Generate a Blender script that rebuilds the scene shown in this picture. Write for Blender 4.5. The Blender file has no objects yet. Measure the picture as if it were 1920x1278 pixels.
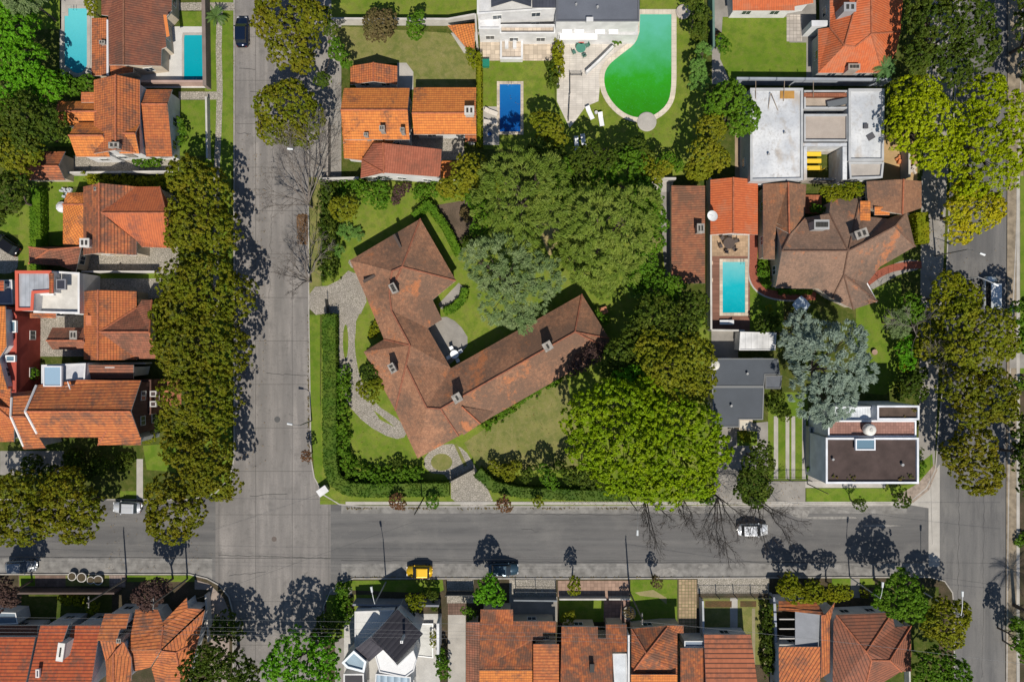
import bpy, bmesh, math, random, mathutils
import numpy as np
from mathutils import Vector, Matrix
R = math.radians
# ---------------------------------------------------------------- camera, sky, sun, exposure
H = 96.0            # flying height (m)
S = 0.075           # metres per photo pixel on the ground
scene = bpy.context.scene
col = scene.collection
cam = bpy.data.cameras.new('camera'); camo = bpy.data.objects.new('camera', cam)
col.objects.link(camo); camo.location = (0, 0, H); camo.rotation_euler = (0, 0, 0)
cam.sensor_width = 36; cam.lens = 24; cam.clip_end = 3000; cam.clip_start = 1
scene.camera = camo
w = bpy.data.worlds.new('World'); scene.world = w; w.use_nodes = True
nt = w.node_tree; bg = nt.nodes['Background']
sky = nt.nodes.new('ShaderNodeTexSky'); sky.sky_type = 'NISHITA'; sky.sun_disc = False
SUN_EL = 53.0; SUN_AZ = 176.0      # azimuth clockwise from north (+Y)
sky.sun_elevation = R(SUN_EL); sky.sun_rotation = R(SUN_AZ)
sky.air_density = 1.2; sky.dust_density = 0.4; sky.ozone_density = 3.0
nt.links.new(sky.outputs[0], bg.inputs[0]); bg.inputs[1].default_value = 0.066
sl = bpy.data.lights.new('sun', 'SUN'); sl.energy = 4.3; sl.angle = R(0.5); sl.color = (1.0, 0.93, 0.82)
so = bpy.data.objects.new('sun', sl); col.objects.link(so)
sd = Vector((math.sin(R(SUN_AZ))*math.cos(R(SUN_EL)), math.cos(R(SUN_AZ))*math.cos(R(SUN_EL)), math.sin(R(SUN_EL))))
so.rotation_euler = sd.to_track_quat('Z', 'Y').to_euler(); so.location = (0, -60, 80)
scene.view_settings.view_transform = 'Standard'; scene.view_settings.look = 'None'
scene.view_settings.exposure = 0.32; scene.view_settings.gamma = 1
rng = np.random.default_rng(7); random.seed(7)
GZ = 0.13           # top of the blocks above the roadway

# ---------------------------------------------------------------- helpers
def W(px, py, z=0.0):
    k = S*(H-z)/H
    return ((px-960)*k, (639-py)*k, z)
def tag(o, label=None, cat=None, group=None, kind=None):
    if label: o['label'] = label
    if cat: o['category'] = cat
    if group: o['group'] = group
    if kind: o['kind'] = kind
    return o
ORG = {}
def thing(name, label, cat, loc, group=None):
    o = bpy.data.objects.new(name, None); col.objects.link(o); o.location = loc
    o.empty_display_size = 0.3
    ORG[o] = Vector(loc); tag(o, label, cat, group); return o
def link(name, me, mat, parent=None):
    o = bpy.data.objects.new(name, me); col.objects.link(o)
    for m in (mat if isinstance(mat, (list, tuple)) else [mat]): me.materials.append(m)
    if parent is not None:
        o.parent = parent; ORG[o] = ORG[parent]
        off = ORG[parent]
        n = len(me.vertices); a = np.empty(n*3, np.float32); me.vertices.foreach_get('co', a)
        a = a.reshape(-1, 3) - np.array(off, np.float32); me.vertices.foreach_set('co', a.ravel()); me.update()
    else: ORG[o] = Vector((0, 0, 0))
    return o
class MB:
    def __init__(s): s.v = []; s.f = []; s.m = []; s.uv = []
    def add(s, vs, fs, m=0):
        b = len(s.v); s.v += [tuple(v) for v in vs]; s.f += [[b+i for i in f] for f in fs]; s.m += [m]*len(fs); return s
    def box(s, c, dims, rot=0.0, m=0, taper=1.0):     # c = centre of the base
        x, y, z = c; dx, dy, dz = dims; ca, sa = math.cos(rot), math.sin(rot); vs = []
        for zz, t in ((z, 1.0), (z+dz, taper)):
            for a, b in ((-1, -1), (1, -1), (1, 1), (-1, 1)):
                u, v = a*dx/2*t, b*dy/2*t; vs.append((x+u*ca-v*sa, y+u*sa+v*ca, zz))
        return s.add(vs, [[0,3,2,1],[4,5,6,7],[0,1,5,4],[1,2,6,5],[2,3,7,6],[3,0,4,7]], m)
    def prism(s, poly, z0, z1, m=0):
        n = len(poly)
        if area(poly) < 0: poly = poly[::-1]
        vs = [(p[0], p[1], z0) for p in poly] + [(p[0], p[1], z1) for p in poly]
        return s.add(vs, [list(range(n))[::-1], list(range(n, 2*n))] + [[i, (i+1) % n, n+(i+1) % n, n+i] for i in range(n)], m)
    def tube(s, p0, p1, r0, r1=None, n=6, m=0):
        r1 = r0 if r1 is None else r1
        p0 = Vector(p0); p1 = Vector(p1); d = (p1-p0)
        if d.length < 1e-6: return s
        q = d.to_track_quat('Z', 'Y'); vs = []
        for p, r in ((p0, r0), (p1, r1)):
            for i in range(n):
                a = 2*math.pi*i/n; vs.append(p + q @ Vector((math.cos(a)*r, math.sin(a)*r, 0)))
        return s.add(vs, [[i, (i+1) % n, n+(i+1) % n, n+i] for i in range(n)] + [list(range(n))[::-1], list(range(n, 2*n))], m)
    def lathe(s, c, prof, n=16, m=0):                  # prof: (r,z) bottom to top
        vs = []; fs = []
        for r, z in prof:
            for i in range(n):
                a = 2*math.pi*i/n; vs.append((c[0]+r*math.cos(a), c[1]+r*math.sin(a), c[2]+z))
        for k in range(len(prof)-1):
            for i in range(n): fs.append([k*n+i, k*n+(i+1) % n, (k+1)*n+(i+1) % n, (k+1)*n+i])
        fs.append(list(range(n))[::-1]); fs.append([(len(prof)-1)*n+i for i in range(n)])
        return s.add(vs, fs, m)
    def build(s, name, mat, parent=None, smooth=False):
        me = bpy.data.meshes.new(name); me.from_pydata(s.v, [], s.f); me.update()
        if isinstance(mat, (list, tuple)): me.polygons.foreach_set('material_index', s.m)
        if smooth: me.polygons.foreach_set('use_smooth', [True]*len(me.polygons))
        return link(name, me, mat, parent)
def area(p):
    return 0.5*sum(p[i][0]*p[(i+1) % len(p)][1]-p[(i+1) % len(p)][0]*p[i][1] for i in range(len(p)))
def offset(poly, d):
    if area(poly) < 0: poly = poly[::-1]
    n = len(poly); out = []
    for i in range(n):
        a, b, c = Vector(poly[i-1][:2]), Vector(poly[i][:2]), Vector(poly[(i+1) % n][:2])
        e1 = (b-a).normalized(); e2 = (c-b).normalized()
        n1 = Vector((e1.y, -e1.x)); n2 = Vector((e2.y, -e2.x))
        m = n1+n2
        if m.length < 1e-3: m = n1.copy()
        m = m.normalized(); k = d/max(0.45, m.dot(n1))
        q = b+m*k; out.append((q.x, q.y) + tuple(poly[i][2:]))
    return out
def smoothp(pts, it=2, closed=True):                   # corner cutting
    for _ in range(it):
        out = []; n = len(pts)
        rg = range(n) if closed else range(n-1)
        if not closed: out.append(pts[0])
        for i in rg:
            a, b = pts[i], pts[(i+1) % n]
            out.append(tuple(a[k]*.75+b[k]*.25 for k in range(len(a)))); out.append(tuple(a[k]*.25+b[k]*.75 for k in range(len(a))))
        if not closed: out.append(pts[-1])
        pts = out
    return pts
def rc(x0, y0, x1, y1): return [(x0, y0), (x1, y0), (x1, y1), (x0, y1)]
def ell(x, y, a, b=None, n=24, t0=0):
    b = b or a
    return [(x+a*math.cos(2*math.pi*i/n+t0), y+b*math.sin(2*math.pi*i/n+t0)) for i in range(n)]

# ---------------------------------------------------------------- materials
class NT:
    def __init__(s, name):
        s.mat = bpy.data.materials.new(name); s.mat.use_nodes = True; s.t = s.mat.node_tree
        s.b = s.t.nodes['Principled BSDF']; s.tc = s.t.nodes.new('ShaderNodeTexCoord')
        s.obj = s.tc.outputs['Object']; s.uv = s.tc.outputs['UV']
    def set(s, sock, v):
        if hasattr(v, 'is_output') or hasattr(v, 'links'): s.t.links.new(v, sock)
        else:
            if isinstance(v, (tuple, list)) and len(v) == 3 and sock.type == 'RGBA': v = (*v, 1)
            sock.default_value = v
    def map(s, co, sc=(1, 1, 1), rot=(0, 0, 0)):
        n = s.t.nodes.new('ShaderNodeMapping'); s.set(n.inputs[0], co); n.inputs['Scale'].default_value = sc
        n.inputs['Rotation'].default_value = rot; return n.outputs[0]
    def noise(s, scale, detail=3, co=None, rough=.55, dist=0):
        n = s.t.nodes.new('ShaderNodeTexNoise'); s.set(n.inputs['Vector'], co or s.obj)
        n.inputs['Scale'].default_value = scale; n.inputs['Detail'].default_value = detail
        n.inputs['Roughness'].default_value = rough; n.inputs['Distortion'].default_value = dist; return n.outputs['Fac']
    def vor(s, scale, co=None, feature='F1', out='Distance', rnd=1):
        n = s.t.nodes.new('ShaderNodeTexVoronoi'); n.feature = feature; s.set(n.inputs['Vector'], co or s.obj)
        n.inputs['Scale'].default_value = scale; n.inputs['Randomness'].default_value = rnd; return n.outputs[out]
    def ramp(s, f, stops):
        n = s.t.nodes.new('ShaderNodeValToRGB'); s.set(n.inputs[0], f); e = n.color_ramp.elements
        while len(e) < len(stops): e.new(0.5)
        for el, (p, c) in zip(e, stops):
            el.position = p; el.color = (c, c, c, 1) if not isinstance(c, (tuple, list)) else (*c, 1)
        return n.outputs[0]
    def mix(s, f, a, b, mode='MIX'):
        n = s.t.nodes.new('ShaderNodeMix'); n.data_type = 'RGBA'; n.blend_type = mode; n.clamp_factor = True
        s.set(n.inputs[0], f); s.set(n.inputs[6], a); s.set(n.inputs[7], b); return n.outputs[2]
    def math(s, op, a, b=0.0, c=None):
        n = s.t.nodes.new('ShaderNodeMath'); n.operation = op; s.set(n.inputs[0], a); s.set(n.inputs[1], b)
        if c is not None: s.set(n.inputs[2], c)
        return n.outputs[0]
    def brick(s, co, bw, rh, mortar, off=.5, c1=(1, 1, 1), c2=(1, 1, 1), cm=(0, 0, 0), out='Color', bias=0):
        n = s.t.nodes.new('ShaderNodeTexBrick'); s.set(n.inputs['Vector'], co); n.offset = off; n.squash = 1
        n.inputs['Scale'].default_value = 1; n.inputs['Brick Width'].default_value = bw; n.inputs['Row Height'].default_value = rh
        n.inputs['Mortar Size'].default_value = mortar; n.inputs['Mortar Smooth'].default_value = .3; n.inputs['Bias'].default_value = bias
        s.set(n.inputs['Color1'], c1); s.set(n.inputs['Color2'], c2); s.set(n.inputs['Mortar'], cm); return n.outputs[out]
    def bump(s, h, strength=.5, dist=.05):
        n = s.t.nodes.new('ShaderNodeBump'); n.inputs['Strength'].default_value = strength; n.inputs['Distance'].default_value = dist
        s.set(n.inputs['Height'], h); s.t.links.new(n.outputs[0], s.b.inputs['Normal']); return n
    def out(s, colr=None, rough=.8, metal=0, spec=.3):
        if colr is not None: s.set(s.b.inputs['Base Color'], colr)
        s.set(s.b.inputs['Roughness'], rough); s.b.inputs['Metallic'].default_value = metal
        s.b.inputs['Specular IOR Level'].default_value = spec; return s.mat
CACHE = {}
def cached(fn):
    def g(*a, **k):
        key = (fn.__name__, a, tuple(sorted(k.items())))
        if key not in CACHE: CACHE[key] = fn(*a, **k)
        return CACHE[key]
    return g
def sc3(c, k): return tuple(min(1, x*k) for x in c)
@cached
def plain(c, rough=.7, var=.15, scale=.8, metal=0, spec=.3, fine=.08):
    n = NT('paint'); f = n.noise(scale, 4); g = n.noise(9, 2)
    a = n.mix(n.ramp(f, [(.3, 0.), (.7, 1.)]), sc3(c, 1-var), sc3(c, 1+var))
    a = n.mix(n.ramp(g, [(.35, 0.), (.65, 1.)]), a, n.mix(fine*3, a, sc3(c, .6)))
    n.bump(g, .2, .01); return n.out(a, rough, metal, spec)
@cached
def flatm(c, rough=.5, metal=0, spec=.5):
    n = NT('flat_paint'); return n.out(c, rough, metal, spec)
@cached
def grass(c1, c2, c3=(.19, .165, .06), dry=.45):
    n = NT('grass'); big = n.noise(.22, 4); med = n.noise(1.3, 5); fin = n.noise(14, 3)
    a = n.mix(n.ramp(big, [(.35, 0.), (.65, 1.)]), c1, c2)
    a = n.mix(n.math('MULTIPLY', n.ramp(med, [(.42, 0.), (.66, 1.)]), dry), a, c3)
    a = n.mix(n.ramp(n.noise(.7, 5, None, .7), [(.40, .55), (.52, 0.)]), a, (c1[0]*.55, c1[1]*.72, c1[2]*.6))
    a = n.mix(n.ramp(n.noise(3.2, 4, None, .7), [(.56, 0.), (.7, .45)]), a, sc3(c3, 1.25))
    a = n.mix(n.ramp(fin, [(.3, .75), (.7, 0.)]), a, sc3(c1, .5))
    n.bump(fin, .7, .05); return n.out(a, .95, 0, .1)
@cached
def soil(c=(.10, .075, .05), c2=(.05, .05, .025)):
    n = NT('soil'); a = n.mix(n.ramp(n.noise(.5, 6), [(.38, 0.), (.62, 1.)]), c, c2)
    a = n.mix(n.ramp(n.noise(7, 4), [(.4, .6), (.65, 0.)]), a, sc3(c, .4)); n.bump(n.noise(6, 4), .6, .06); return n.out(a, .95, 0, .1)
@cached
def concrete_road():
    n = NT('concrete_road')
    j = n.brick(n.map(n.obj, (1, 1, 1), (0, 0, 0)), 5.15, 6.1, .035, 0.0)
    st = n.noise(.9, 5, n.map(n.obj, (1, .09, 1))); bl = n.noise(.12, 5); fi = n.noise(5, 5)
    a = n.mix(n.ramp(bl, [(.35, 0.), (.65, 1.)]), (.185, .172, .162), (.255, .236, .22))
    a = n.mix(n.ramp(st, [(.42, .55), (.6, 0.)]), a, (.125, .119, .115))
    a = n.mix(n.ramp(n.noise(.55, 6), [(.56, 0.), (.72, .55)]), a, (.1, .095, .09))
    a = n.mix(n.ramp(fi, [(.3, .35), (.55, 0.)]), a, (.12, .11, .1))
    cr = n.noise(.35, 4, n.map(n.obj, (.25, 1, 1)), .6, .4)
    a = n.mix(n.ramp(cr, [(.497, 0.), (.4995, .5), (.502, 0.)]), a, (.07, .068, .06))
    a = n.mix(n.ramp(n.noise(1.4, 6, None, .75), [(.585, 0.), (.64, .5)]), a, (.1, .093, .087)); a = n.mix(n.ramp(n.noise(.9, 4, n.map(n.obj, (.6, .05, 1)), .6), [(.5, 0.), (.7, .6)]), a, (.135, .127, .12))
    a = n.mix(j, (.085, .08, .075), a); n.bump(fi, .25, .02); return n.out(a, .85, 0, .25)
@cached
def asphalt(vert=False):
    n = NT('asphalt'); sx = (1, .035, 1) if vert else (.035, 1, 1)
    st = n.noise(1.0, 5, n.map(n.obj, sx)); st2 = n.noise(.33, 3, n.map(n.obj, sx)); fi = n.noise(9, 4)
    a = n.mix(n.ramp(st, [(.35, 0.), (.65, 1.)]), (.112, .11, .109), (.158, .152, .146))
    a = n.mix(n.ramp(st2, [(.4, .6), (.6, 0.)]), a, (.084, .083, .084))
    a = n.mix(n.ramp(n.noise(.16, 6), [(.5, 0.), (.68, .7)]), a, (.175, .168, .158))
    a = n.mix(n.ramp(n.noise(1.0, 6, n.map(n.obj, (1, .18, 1) if vert else (.18, 1, 1)), .7), [(.5, 0.), (.66, .5)]), a, (.075, .074, .075))
    a = n.mix(n.ramp(n.noise(1.6, 6, None, .75), [(.6, 0.), (.66, .35)]), a, (.2, .19, .175))
    a = n.mix(n.ramp(n.noise(.8, 6, rough=.7), [(.62, 0.), (.75, .5)]), a, (.055, .056, .06))
    a = n.mix(n.ramp(fi, [(.3, .3), (.6, 0.)]), a, (.06, .06, .06)); n.bump(fi, .3, .02); return n.out(a, .88, 0, .25)
@cached
def paving(c=(.3, .27, .23), bw=.6, rh=.6, mort=.03, off=0.0, var=.2, rot=0.0, cm=None):
    n = NT('paving'); br = n.brick(n.map(n.obj, (1, 1, 1), (0, 0, rot)), bw, rh, mort, off, sc3(c, 1-var), sc3(c, 1+var), cm or sc3(c, .45))
    a = n.mix(n.ramp(n.noise(.6, 5), [(.4, .45), (.6, 0.)]), br, sc3(c, .6)); n.bump(n.noise(8, 3), .3, .02); return n.out(a, .85, 0, .25)
@cached
def cobble(c=(.24, .215, .19), scale=4.2, cm=(.07, .075, .04)):
    n = NT('stone_paving'); e = n.vor(scale, None, 'DISTANCE_TO_EDGE'); cc = n.vor(scale, None, 'F1', 'Color')
    a = n.mix(n.math('MULTIPLY', cc, 1.), sc3(c, .8), sc3(c, 1.25)); a = n.mix(n.ramp(e, [(.03, .7), (.1, 0.)]), a, cm)
    a = n.mix(n.ramp(n.noise(.4, 4), [(.4, .4), (.6, 0.)]), a, sc3(c, .65))
    n.bump(n.ramp(e, [(0, 0.), (.15, 1.)]), .5, .05); return n.out(a, .85, 0, .25)
@cached
def tiles(c1, c2, cw=(.12, .068, .05), weather=.5, mode='c', pu=.32, pv=.36, wscale=.35, amp=1.0):
    """clay tiles: u across the slope, v down it, metres"""
    n = NT('clay_tiles'); sp = n.t.nodes.new('ShaderNodeSeparateXYZ'); n.set(sp.inputs[0], n.uv); u, v = sp.outputs[0], sp.outputs[1]
    uu = n.math('DIVIDE', u, pu); vv = n.math('DIVIDE', v, pv)
    cb = n.t.nodes.new('ShaderNodeCombineXYZ'); n.set(cb.inputs[0], n.math('FLOOR', uu)); n.set(cb.inputs[1], n.math('FLOOR', vv))
    wn = n.t.nodes.new('ShaderNodeTexWhiteNoise'); wn.noise_dimensions = '2D'; n.set(wn.inputs['Vector'], cb.outputs[0])
    barrel = n.math('ABSOLUTE', n.math('SINE', n.math('MULTIPLY', uu, math.pi))); course = n.math('FRACT', vv)
    a = n.mix(wn.outputs['Value'], c1, c2)
    big = n.noise(wscale, 5, n.obj, .62); med = n.noise(2.1, 5, n.obj, .65)
    f = n.math('ADD', n.math('MULTIPLY', big, .65), n.math('MULTIPLY', med, .35))
    lo = .62-.24*weather
    a = n.mix(n.math('MULTIPLY', n.ramp(f, [(lo-.05, 0.), (lo+.08, 1.)]), .85), a, cw)
    a = n.mix(n.ramp(n.noise(5.5, 3, n.obj), [(.62, 0.), (.75, .5)]), a, sc3(c2, 1.5))
    if 'b' in mode: a = n.mix(n.ramp(barrel, [(0., (.75 if 'c' not in mode else .3)*amp), (.3, 0.)]), a, sc3(cw, .45))
    if 'c' in mode: a = n.mix(n.ramp(course, [(.7, 0.), (.9, (.85 if 'b' not in mode else .6)*amp)]), a, sc3(cw, .4))
    if 's' in mode:
        a = n.mix(n.ramp(n.noise(.28, 6, n.map(n.obj, (1, 1, .3)), .7), [(.585, 0.), (.66, .75)]), a, (.5, .175, .065))
        a = n.mix(n.ramp(n.noise(11, 3, n.obj), [(.35, .5), (.6, 0.)]), a, sc3(cw, .6)); a = n.mix(n.ramp(course, [(.8, 0.), (.95, .25)]), a, sc3(cw, .5))
    h = n.math('ADD', n.math('MULTIPLY', barrel, .6 if 'b' in mode else .15), n.math('MULTIPLY', course, .7 if 'c' in mode else .12))
    n.bump(h, .6*amp if 's' not in mode else .3, .09); return n.out(a, .8, 0, .2)
@cached
def sheetmetal(c, pitch=.5, rough=.45, metal=.2):
    n = NT('sheet_metal'); sp = n.t.nodes.new('ShaderNodeSeparateXYZ'); n.set(sp.inputs[0], n.uv)
    h = n.math('ABSOLUTE', n.math('SINE', n.math('MULTIPLY', n.math('DIVIDE', sp.outputs[0], pitch), math.pi)))
    a = n.mix(n.ramp(h, [(0., .6), (.2, 0.)]), n.mix(n.ramp(n.noise(.6, 4), [(.35, 0.), (.65, 1.)]), sc3(c, .8), sc3(c, 1.15)), sc3(c, .4))
    n.bump(h, .5, .05); return n.out(a, rough, metal, .4)
@cached
def render_wall(c=(.62, .6, .56)):
    n = NT('rendered_wall'); a = n.mix(n.ramp(n.noise(.7, 5), [(.4, 0.), (.65, 1.)]), sc3(c, .82), c)
    n.bump(n.noise(20, 2), .15, .01); return n.out(a, .85, 0, .2)
@cached
def concrete_roof():
    n = NT('raw_concrete'); a = n.mix(n.ramp(n.noise(.22, 6), [(.38, 0.), (.62, 1.)]), (.40, .42, .45), (.58, .59, .60))
    a = n.mix(n.ramp(n.noise(.35, 5, n.map(n.obj, (1.3, .6, 1))), [(.5, 0.), (.62, .75)]), a, (.36, .30, .24))
    a = n.mix(n.ramp(n.noise(.6, 7, None, .75), [(.56, 0.), (.64, .55)]), a, (.3, .28, .26))
    a = n.mix(n.ramp(n.noise(3, 6, rough=.7), [(.35, .4), (.5, 0.)]), a, (.28, .28, .29)); n.bump(n.noise(6, 4), .2, .02); return n.out(a, .85, 0, .2)
@cached
def water(c1, c2, ymid, span, c3=None):
    n = NT('pool_water'); sp = n.t.nodes.new('ShaderNodeSeparateXYZ'); n.set(sp.inputs[0], n.obj)
    t = n.math('ADD', n.math('DIVIDE', n.math('SUBTRACT', sp.outputs[1], 0.0), span), .5)
    t = n.math('ADD', t, n.math('MULTIPLY', n.math('SUBTRACT', n.noise(.5, 4), .5), .35))
    a = n.ramp(t, [(0., c1), (.5, c3 or tuple((x+y)/2 for x, y in zip(c1, c2))), (1., c2)])
    a = n.mix(n.ramp(n.noise(3.5, 3, None, .6, 1.5), [(.55, 0.), (.7, .10)]), a, sc3(c2, 1.3))  # faint caustic light flecks painted into the water colour
    n.bump(n.noise(2.2, 3), .12, .05); return n.out(a, .1, 0, .22)
@cached
def leafmat(c1, c2, c3, tip=.25, tr=.33):
    c1, c2, c3 = [(c[0]*1.18, c[1]*1.2, c[2]*1.25) for c in (c1, c2, c3)]
    n = NT('leaves'); g = n.t.nodes.new('ShaderNodeNewGeometry')
    isl = g.outputs['Random Per Island']
    a = n.mix(n.math('ADD', n.math('MULTIPLY', isl, .45), n.math('MULTIPLY', n.ramp(n.noise(.8, 4, None, .65), [(.38, 0.), (.62, 1.)]), .55)), c1, c2)
    a = n.mix(n.math('MULTIPLY', n.ramp(n.noise(.45, 3), [(.42, 0.), (.68, 1.)]), n.ramp(isl, [(.2, tip), (.9, min(1, tip*2.2))])), a, c3)
    oi = n.t.nodes.new('ShaderNodeObjectInfo').outputs['Random']; a = n.mix(n.math('MULTIPLY', oi, .14), a, c3); a = n.mix(n.math('MULTIPLY', n.math('FRACT', n.math('MULTIPLY', oi, 7.3)), .3), a, sc3(c1, .75))
    dif = n.t.nodes.new('ShaderNodeBsdfDiffuse'); trn = n.t.nodes.new('ShaderNodeBsdfTranslucent'); gl = n.t.nodes.new('ShaderNodeBsdfGlossy')
    n.set(dif.inputs[0], a); n.set(trn.inputs[0], n.mix(.4, a, sc3(c3, 1.1))); gl.inputs['Roughness'].default_value = .5; n.set(gl.inputs[0], (.5, .5, .5))
    m1 = n.t.nodes.new('ShaderNodeMixShader'); m1.inputs[0].default_value = tr
    n.t.links.new(dif.outputs[0], m1.inputs[1]); n.t.links.new(trn.outputs[0], m1.inputs[2])
    m2 = n.t.nodes.new('ShaderNodeMixShader'); m2.inputs[0].default_value = .012
    n.t.links.new(m1.outputs[0], m2.inputs[1]); n.t.links.new(gl.outputs[0], m2.inputs[2])
    o = n.t.nodes['Material Output']; n.t.links.new(m2.outputs[0], o.inputs[0]); return n.mat
def bark(): return plain((.09, .07, .055), .9, .3, 3)
def glass(): return flatm((.03, .045, .06), .08, 0, .8)
WHITE = (.72, .71, .69)
# ---------------------------------------------------------------- builders
def sheet(name, poly, level, mat, world=False, label=None, cat=None, kind='structure', base=GZ):
    """one flat ground surface; poly in photo pixels"""
    z = base+.004*level
    p = [tuple(q[:2]) for q in poly] if world else [W(x, y, z)[:2] for x, y in poly]
    if area(p) < 0: p = p[::-1]
    mb = MB(); mb.add([(x, y, z) for x, y in p], [list(range(len(p)))])
    o = mb.build(name, mat); tag(o, label, cat, None, kind); return o
def strip(name, line, wpx, level, mat, **k):
    """ribbon along a polyline (photo px)"""
    L = []; Rr = []
    for i, p in enumerate(line):
        a = Vector(line[max(0, i-1)]); b = Vector(line[min(len(line)-1, i+1)]); d = (b-a).normalized(); nn = Vector((-d.y, d.x))*wpx/2
        L.append((p[0]+nn.x, p[1]+nn.y)); Rr.append((p[0]-nn.x, p[1]-nn.y))
    return sheet(name, L+Rr[::-1], level, mat, **k)

def gable(x0, y0, x1, y1, e, r, d, pos, hipa=0, hipb=0, over=0):
    """d='h': ridge runs left-right at photo row pos; 'v': ridge runs up-down at column pos. hipa/hipb: metres the ridge stops short"""
    a = W(x0, y0, e); b = W(x1, y0, e); c = W(x1, y1, e); dd = W(x0, y1, e)
    if d == 'h':
        yr = W(0, pos, r)[1]; A = (a[0]+hipa, yr, r); B = (b[0]-hipb, yr, r)
        if hipa == 0 and hipb == 0 or True:
            P = [a, b, c, dd, A, B]; F = [[0, 4, 5, 1], [4, 3, 2, 5]]
            if hipa: F.append([0, 3, 4])
            if hipb: F.append([1, 5, 2])
    else:
        xr = W(pos, 0, r)[0]; A = (xr, a[1]-hipa, r); B = (xr, dd[1]+hipb, r)
        P = [a, b, c, dd, A, B]; F = [[0, 3, 5, 4], [4, 5, 2, 1]]
        if hipa: F.append([0, 4, 1])
        if hipb: F.append([3, 2, 5])
    return P, F
def shed(x0, y0, x1, y1, ha, hb, d='v'):
    """'v': ha at the top edge, hb at the bottom; 'h': ha left, hb right"""
    if d == 'v': return [W(x0, y0, ha), W(x1, y0, ha), W(x1, y1, hb), W(x0, y1, hb)], [[0, 3, 2, 1]]
    return [W(x0, y0, ha), W(x1, y0, hb), W(x1, y1, hb), W(x0, y1, ha)], [[0, 3, 2, 1]]
def custom(P, F): return [W(*p) for p in P], F
def loops_of(F):
    cnt = {}
    for f in F:
        for i in range(len(f)):
            a, b = f[i], f[(i+1) % len(f)]; cnt.setdefault(frozenset((a, b)), []).append((a, b))
    nxt = {v[0][0]: v[0][1] for v in cnt.values() if len(v) == 1}
    out = []; seen = set()
    for s in list(nxt):
        if s in seen: continue
        l = [s]; seen.add(s); c = nxt[s]
        while c != s and c in nxt and c not in seen: l.append(c); seen.add(c); c = nxt[c]
        out.append(l)
    return out, cnt
def fixwind(P, F):
    out = []
    for f in F:
        out.append(f if area([P[i] for i in f]) > 0 else f[::-1])
    return out
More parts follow.
